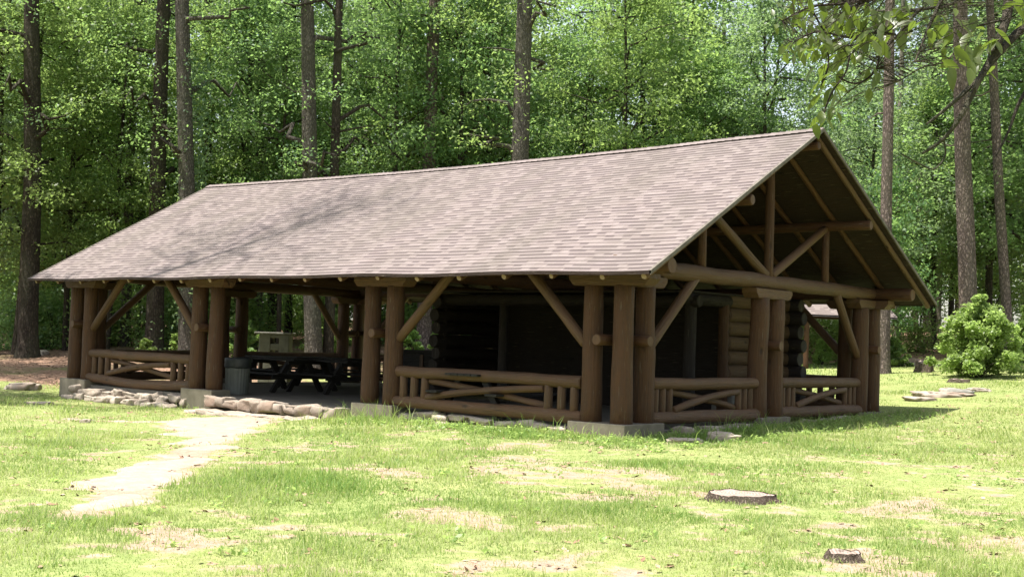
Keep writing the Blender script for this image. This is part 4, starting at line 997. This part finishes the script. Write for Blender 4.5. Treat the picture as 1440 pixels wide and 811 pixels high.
for (px, py, sx, sy, n_, ln) in SPR:
    for _ in range(int(n_*1.25)):
        c_ = Vector(Wl(px+rgl.gauss(0, sx*.62), py+rgl.gauss(0, sy*.62), rgl.uniform(3.3, 4.0))); L = ln*rgl.uniform(.42, .88)
        near = min(allp, key=lambda q_: (q_-c_).length_squared)
        if (near-c_).length > .04: tube(tw, [near, (near+c_)/2+Vector((0, 0, .01)), c_], .0014, .0008, 4)
        d = Vector((rgl.gauss(0, .6), rgl.gauss(0, .6), -.75+rgl.gauss(0, .35))).normalized(); nn = Vector((rgl.gauss(0, .5), rgl.gauss(0, .5), 1)); nn = (nn-d*nn.dot(d)).normalized(); sd = d.cross(nn)
        bi = len(V); wd = L*rgl.uniform(.36, .48); curl = rgl.uniform(.05, .2)
        prof = [(0, .02), (.12, .45), (.32, .95), (.52, 1.), (.75, .66), (.92, .22), (1., .0)]
        for u, w_ in prof:
            cc = c_+d*L*u-nn*L*curl*u*u
            V += [tuple(cc-sd*wd*.5*w_+nn*wd*.14*w_), tuple(cc), tuple(cc+sd*wd*.5*w_+nn*wd*.14*w_)]
        for i in range(len(prof)-1):
            for k_ in (0, 1): Fc.append((bi+i*3+k_, bi+i*3+k_+1, bi+i*3+k_+4, bi+i*3+k_+3)); tint.append(None)
        tv = rgl.random(); tint[-12:] = [tv]*12
nl = len(Fc); V += tw.v; Fc += [tuple(i+len(V)-len(tw.v) for i in f_) for f_ in tw.f]; tint += [0.]*len(tw.f)
me = mesh_np('leaves', np.array(V), np.full(len(Fc), 4), np.array(Fc).ravel(), True, {'tint': ('FACE', np.array(tint))}); me.materials.append(M['leaf_near']); me.materials.append(M['dark_bark']); me.polygons.foreach_set('material_index', np.r_[np.zeros(nl, np.int32), np.ones(len(Fc)-nl, np.int32)].astype(np.int32)); link('leaves', me, None, OT)  # this mesh also holds the thin twigs joining leaf blades to branches
cs, rs, limbs = crown_pts(5.5, 9., 1.8, 12, rnd, seed=77, perb=4); me = leaf_cloud('crown', cs, rs, 25, .11, None); me.materials.append(M['leaf_b']); link('crown', me, None, OT)

# ------------------------------------------------------------------ grass
def blades(n, d0, d1, lo, hi, hb, wb, seed):
    rgn = np.random.default_rng(seed)
    dep = np.sqrt(rgn.random(n)*(d1*d1-d0*d0)+d0*d0); px = rgn.uniform(lo, hi, n)
    x = CP[0]+dep*(FW[0]/math.cos(PIT)+RT[0]*(px-720)/F); y = CP[1]+dep*(FW[1]/math.cos(PIT)+RT[1]*(px-720)/F)
    # clumping
    ang = rgn.random(n)*6.283; 
    b_ = bare(x, y); li = litter(x, y); keep = rgn.random(n) > np.where(b_ > .85, .95, np.clip(b_*.95, 0, .80)); keep &= rgn.random(n) > li*.97
    keep &= pathdist(x, y)+(fbm(x, y, 1.6, 4, 21)-.5)*1.5 > -.02+rgn.random(n)**3*.5-.35
    inside = (x > -PL-.25) & (x < .25) & (y > -.18) & (y < PW+.2); keep &= ~inside
    keep &= ~((x > -10.3) & (x < -5.7) & (y > -1.2) & (y < .2))
    for (sx_, sy_, sr) in STP: keep &= np.hypot(x-sx_, y-sy_) > sr
    x, y, dep, b_, ang = x[keep], y[keep], dep[keep], b_[keep], ang[keep]; m_ = len(x); z = HM(x, y)
    lush = np.clip(fbm(x, y, .8, 4, 61)*3.2-1.0, .25, 1.8)
    strip = np.clip(1-np.abs(y+.9)/.9, 0, 1)*((x > -5)&(x < 1)) + np.clip(1-np.abs(x-.9)/1.0, 0, 1)*((y > -.5)&(y < 9))
    lushp = np.exp(-((x-.4)**2/1.6+(y+6.6)**2/.5))*1.2
    hh = hb*(lush+strip*.7+lushp)*rgn.uniform(.45, 1.25, m_)*(1-.5*b_); ww = wb*rgn.uniform(.6, 1.4, m_)
    lx, ly = np.cos(ang), np.sin(ang); la = rgn.uniform(.25, 1.1, m_)*hh; a2 = ang+1.57+rgn.normal(size=m_)*.5; wx, wy = np.cos(a2)*ww/2, np.sin(a2)*ww/2
    B = np.c_[x, y, z-.005]; Mi = B+np.c_[lx*la*.35, ly*la*.35, hh*.6]; T = B+np.c_[lx*la, ly*la, hh*.95]; Wv = np.c_[wx, wy, np.zeros(m_)]
    V = np.stack([B-Wv, B+Wv, Mi+Wv*.8, Mi-Wv*.8, T], 1).reshape(-1, 3)
    i5 = np.arange(m_)[:, None]*5; loops = np.concatenate([i5+[0, 1, 2, 3], i5+[3, 2, 4]], 1).ravel(); fn = np.tile([4, 3], m_)
    dry = np.clip(fbm(x, y, .9, 4, 71)*1.9-.40 + rgn.normal(size=m_)*.28 - strip*.5-lushp*.6, 0, 1)
    return V, fn, loops, np.repeat(dry, 2)
STP = []
for px, dep, r in ((1045, 12.85, .31), (1193, 9.75, .125), (1300, 38.5, .28), (1350, 34, .28), (1330, 29.2, .8)): g_ = G(px, dep); STP.append((g_[0], g_[1], r))
parts_ = [blades(205000, 6.5, 12.5, -420, 2150, .062, .0060, 1), blades(200000, 12.5, 20, -350, 2150, .062, .0090, 2), blades(140000, 20, 34, -250, 2150, .065, .014, 3), blades(26000, 34, 47, 200, 1750, .08, .022, 4),
          blades(9000, 6.5, 14, -150, 1600, .15, .0065, 5), blades(9000, 14, 26, -150, 1600, .15, .009, 6), blades(5000, 17.5, 26, 0, 1250, .22, .010, 7)]
V = []; fn = []; lo_ = []; dr = []; off = 0
for a, b_, c_, d_ in parts_: V.append(a); fn.append(b_); lo_.append(c_+off); dr.append(d_); off += len(a)
me = mesh_np('grass', np.concatenate(V), np.concatenate(fn), np.concatenate(lo_), False, {'tint': ('FACE', np.concatenate(dr))}); me.materials.append(M['grass'])
o = link('grass', me, None); o['kind'] = 'stuff'; o['label'] = 'patchy yellow-green mown grass across the clearing'; o['category'] = 'grass'
# weeds with broader leaves beside the shaded gable and on the lawn
cs = []; rgn = np.random.default_rng(8)
for _ in range(420):
    if rgn.random() < .45: x, y = rgn.uniform(.3, 1.9), rgn.uniform(-.8, 8.5)
    elif rgn.random() < .5: x, y = rgn.uniform(-5, 1.5), rgn.uniform(-1.4, -.3)
    else: q_ = G(rgn.uniform(0, 1440), rgn.uniform(9, 26)); x, y = q_[0], q_[1]
    if -PL-.3 < x < .25 and y > -.25 or pathdist(np.array([x]), np.array([y]))[0] < .3: continue
    cs.append((x, y, h(x, y)+.045))
me = leaf_cloud('weeds', np.array(cs), np.full(len(cs), .11), 14, .055, None, up=.6, flat=.5); me.materials.append(M['bush_leaf'])
o = link('weeds', me, None); o['kind'] = 'stuff'; o['label'] = 'low broad-leaved weeds in the grass'; o['category'] = 'weeds'
# fallen leaves on the woodland floor
xs = []; 
for _ in range(9000):
    q_ = W(rgn.uniform(-80, 1520), 480, rgn.uniform(31, 50)); xs.append(q_[:2])
xs = np.array(xs); k_ = litter(xs[:, 0], xs[:, 1]) > .4; xs = xs[k_]; lw = np.array([W(rgn.uniform(-60, 1500), 480, 7.5+22*rgn.random()**.7)[:2] for _ in range(1100)]); kk = ~((lw[:, 0] > -PL-.2)&(lw[:, 0] < .3)&(lw[:, 1] > -.3)); nlit = len(xs); xs = np.concatenate([xs, lw[kk]]); cs = np.c_[xs, HM(xs[:, 0], xs[:, 1])+.015]
t = NT('dead_leaf'); at = t.n('ShaderNodeAttribute', attribute_name='tint').outputs['Fac']; M['dead'] = t.done(t.pbr(t.mix(at, (.16, .085, .05), (.42, .29, .21)), .8, None, .2))
me = leaf_cloud('fallen_leaves', cs, np.r_[np.full(nlit, .18), np.full(len(cs)-nlit, .12)], 3, .075, None, up=.8, flat=.08); me.materials.append(M['dead'])
o = link('fallen_leaves', me, None); o['kind'] = 'stuff'; o['label'] = 'reddish brown fallen leaves on the woodland floor and scattered over the lawn'; o['category'] = 'leaf litter'

# ------------------------------------------------------------------ light
sd = Vector((-.15, -.27, 1)).normalized(); el = math.asin(sd.z)
wd = bpy.data.worlds.new('World'); sc.world = wd; wd.use_nodes = True; nt = wd.node_tree; bg = nt.nodes['Background']; sky = nt.nodes.new('ShaderNodeTexSky'); sky.sky_type = 'NISHITA'; sky.sun_disc = False
sky.sun_elevation = el; sky.sun_rotation = math.atan2(sd.x, sd.y); sky.air_density = 1.3; sky.dust_density = 2.0; hs = nt.nodes.new('ShaderNodeHueSaturation'); hs.inputs['Saturation'].default_value = .55; nt.links.new(sky.outputs[0], hs.inputs['Color']); nt.links.new(hs.outputs[0], bg.inputs[0]); bg.inputs[1].default_value = .115
sl = bpy.data.lights.new('sun', 'SUN'); sl.energy = 5.0; sl.angle = R(.55); sl.color = (1, .955, .88); so = bpy.data.objects.new('sun', sl); COL.objects.link(so); so.rotation_euler = sd.to_track_quat('Z', 'Y').to_euler(); so.location = (0, 0, 30)
sc.view_settings.view_transform = 'Standard'; sc.view_settings.look = 'None'; sc.view_settings.exposure = 1.28; sc.view_settings.gamma = 1; sc.view_settings.use_curve_mapping = False
sc.cycles.max_bounces = 6; sc.cycles.diffuse_bounces = 4; sc.cycles.transmission_bounces = 3; sc.cycles.glossy_bounces = 2; sc.cycles.transparent_max_bounces = 4; sc.cycles.caustics_reflective = False; sc.cycles.caustics_refractive = False
sc.cycles.use_denoising = True
sc.cycles.sample_clamp_indirect = 6
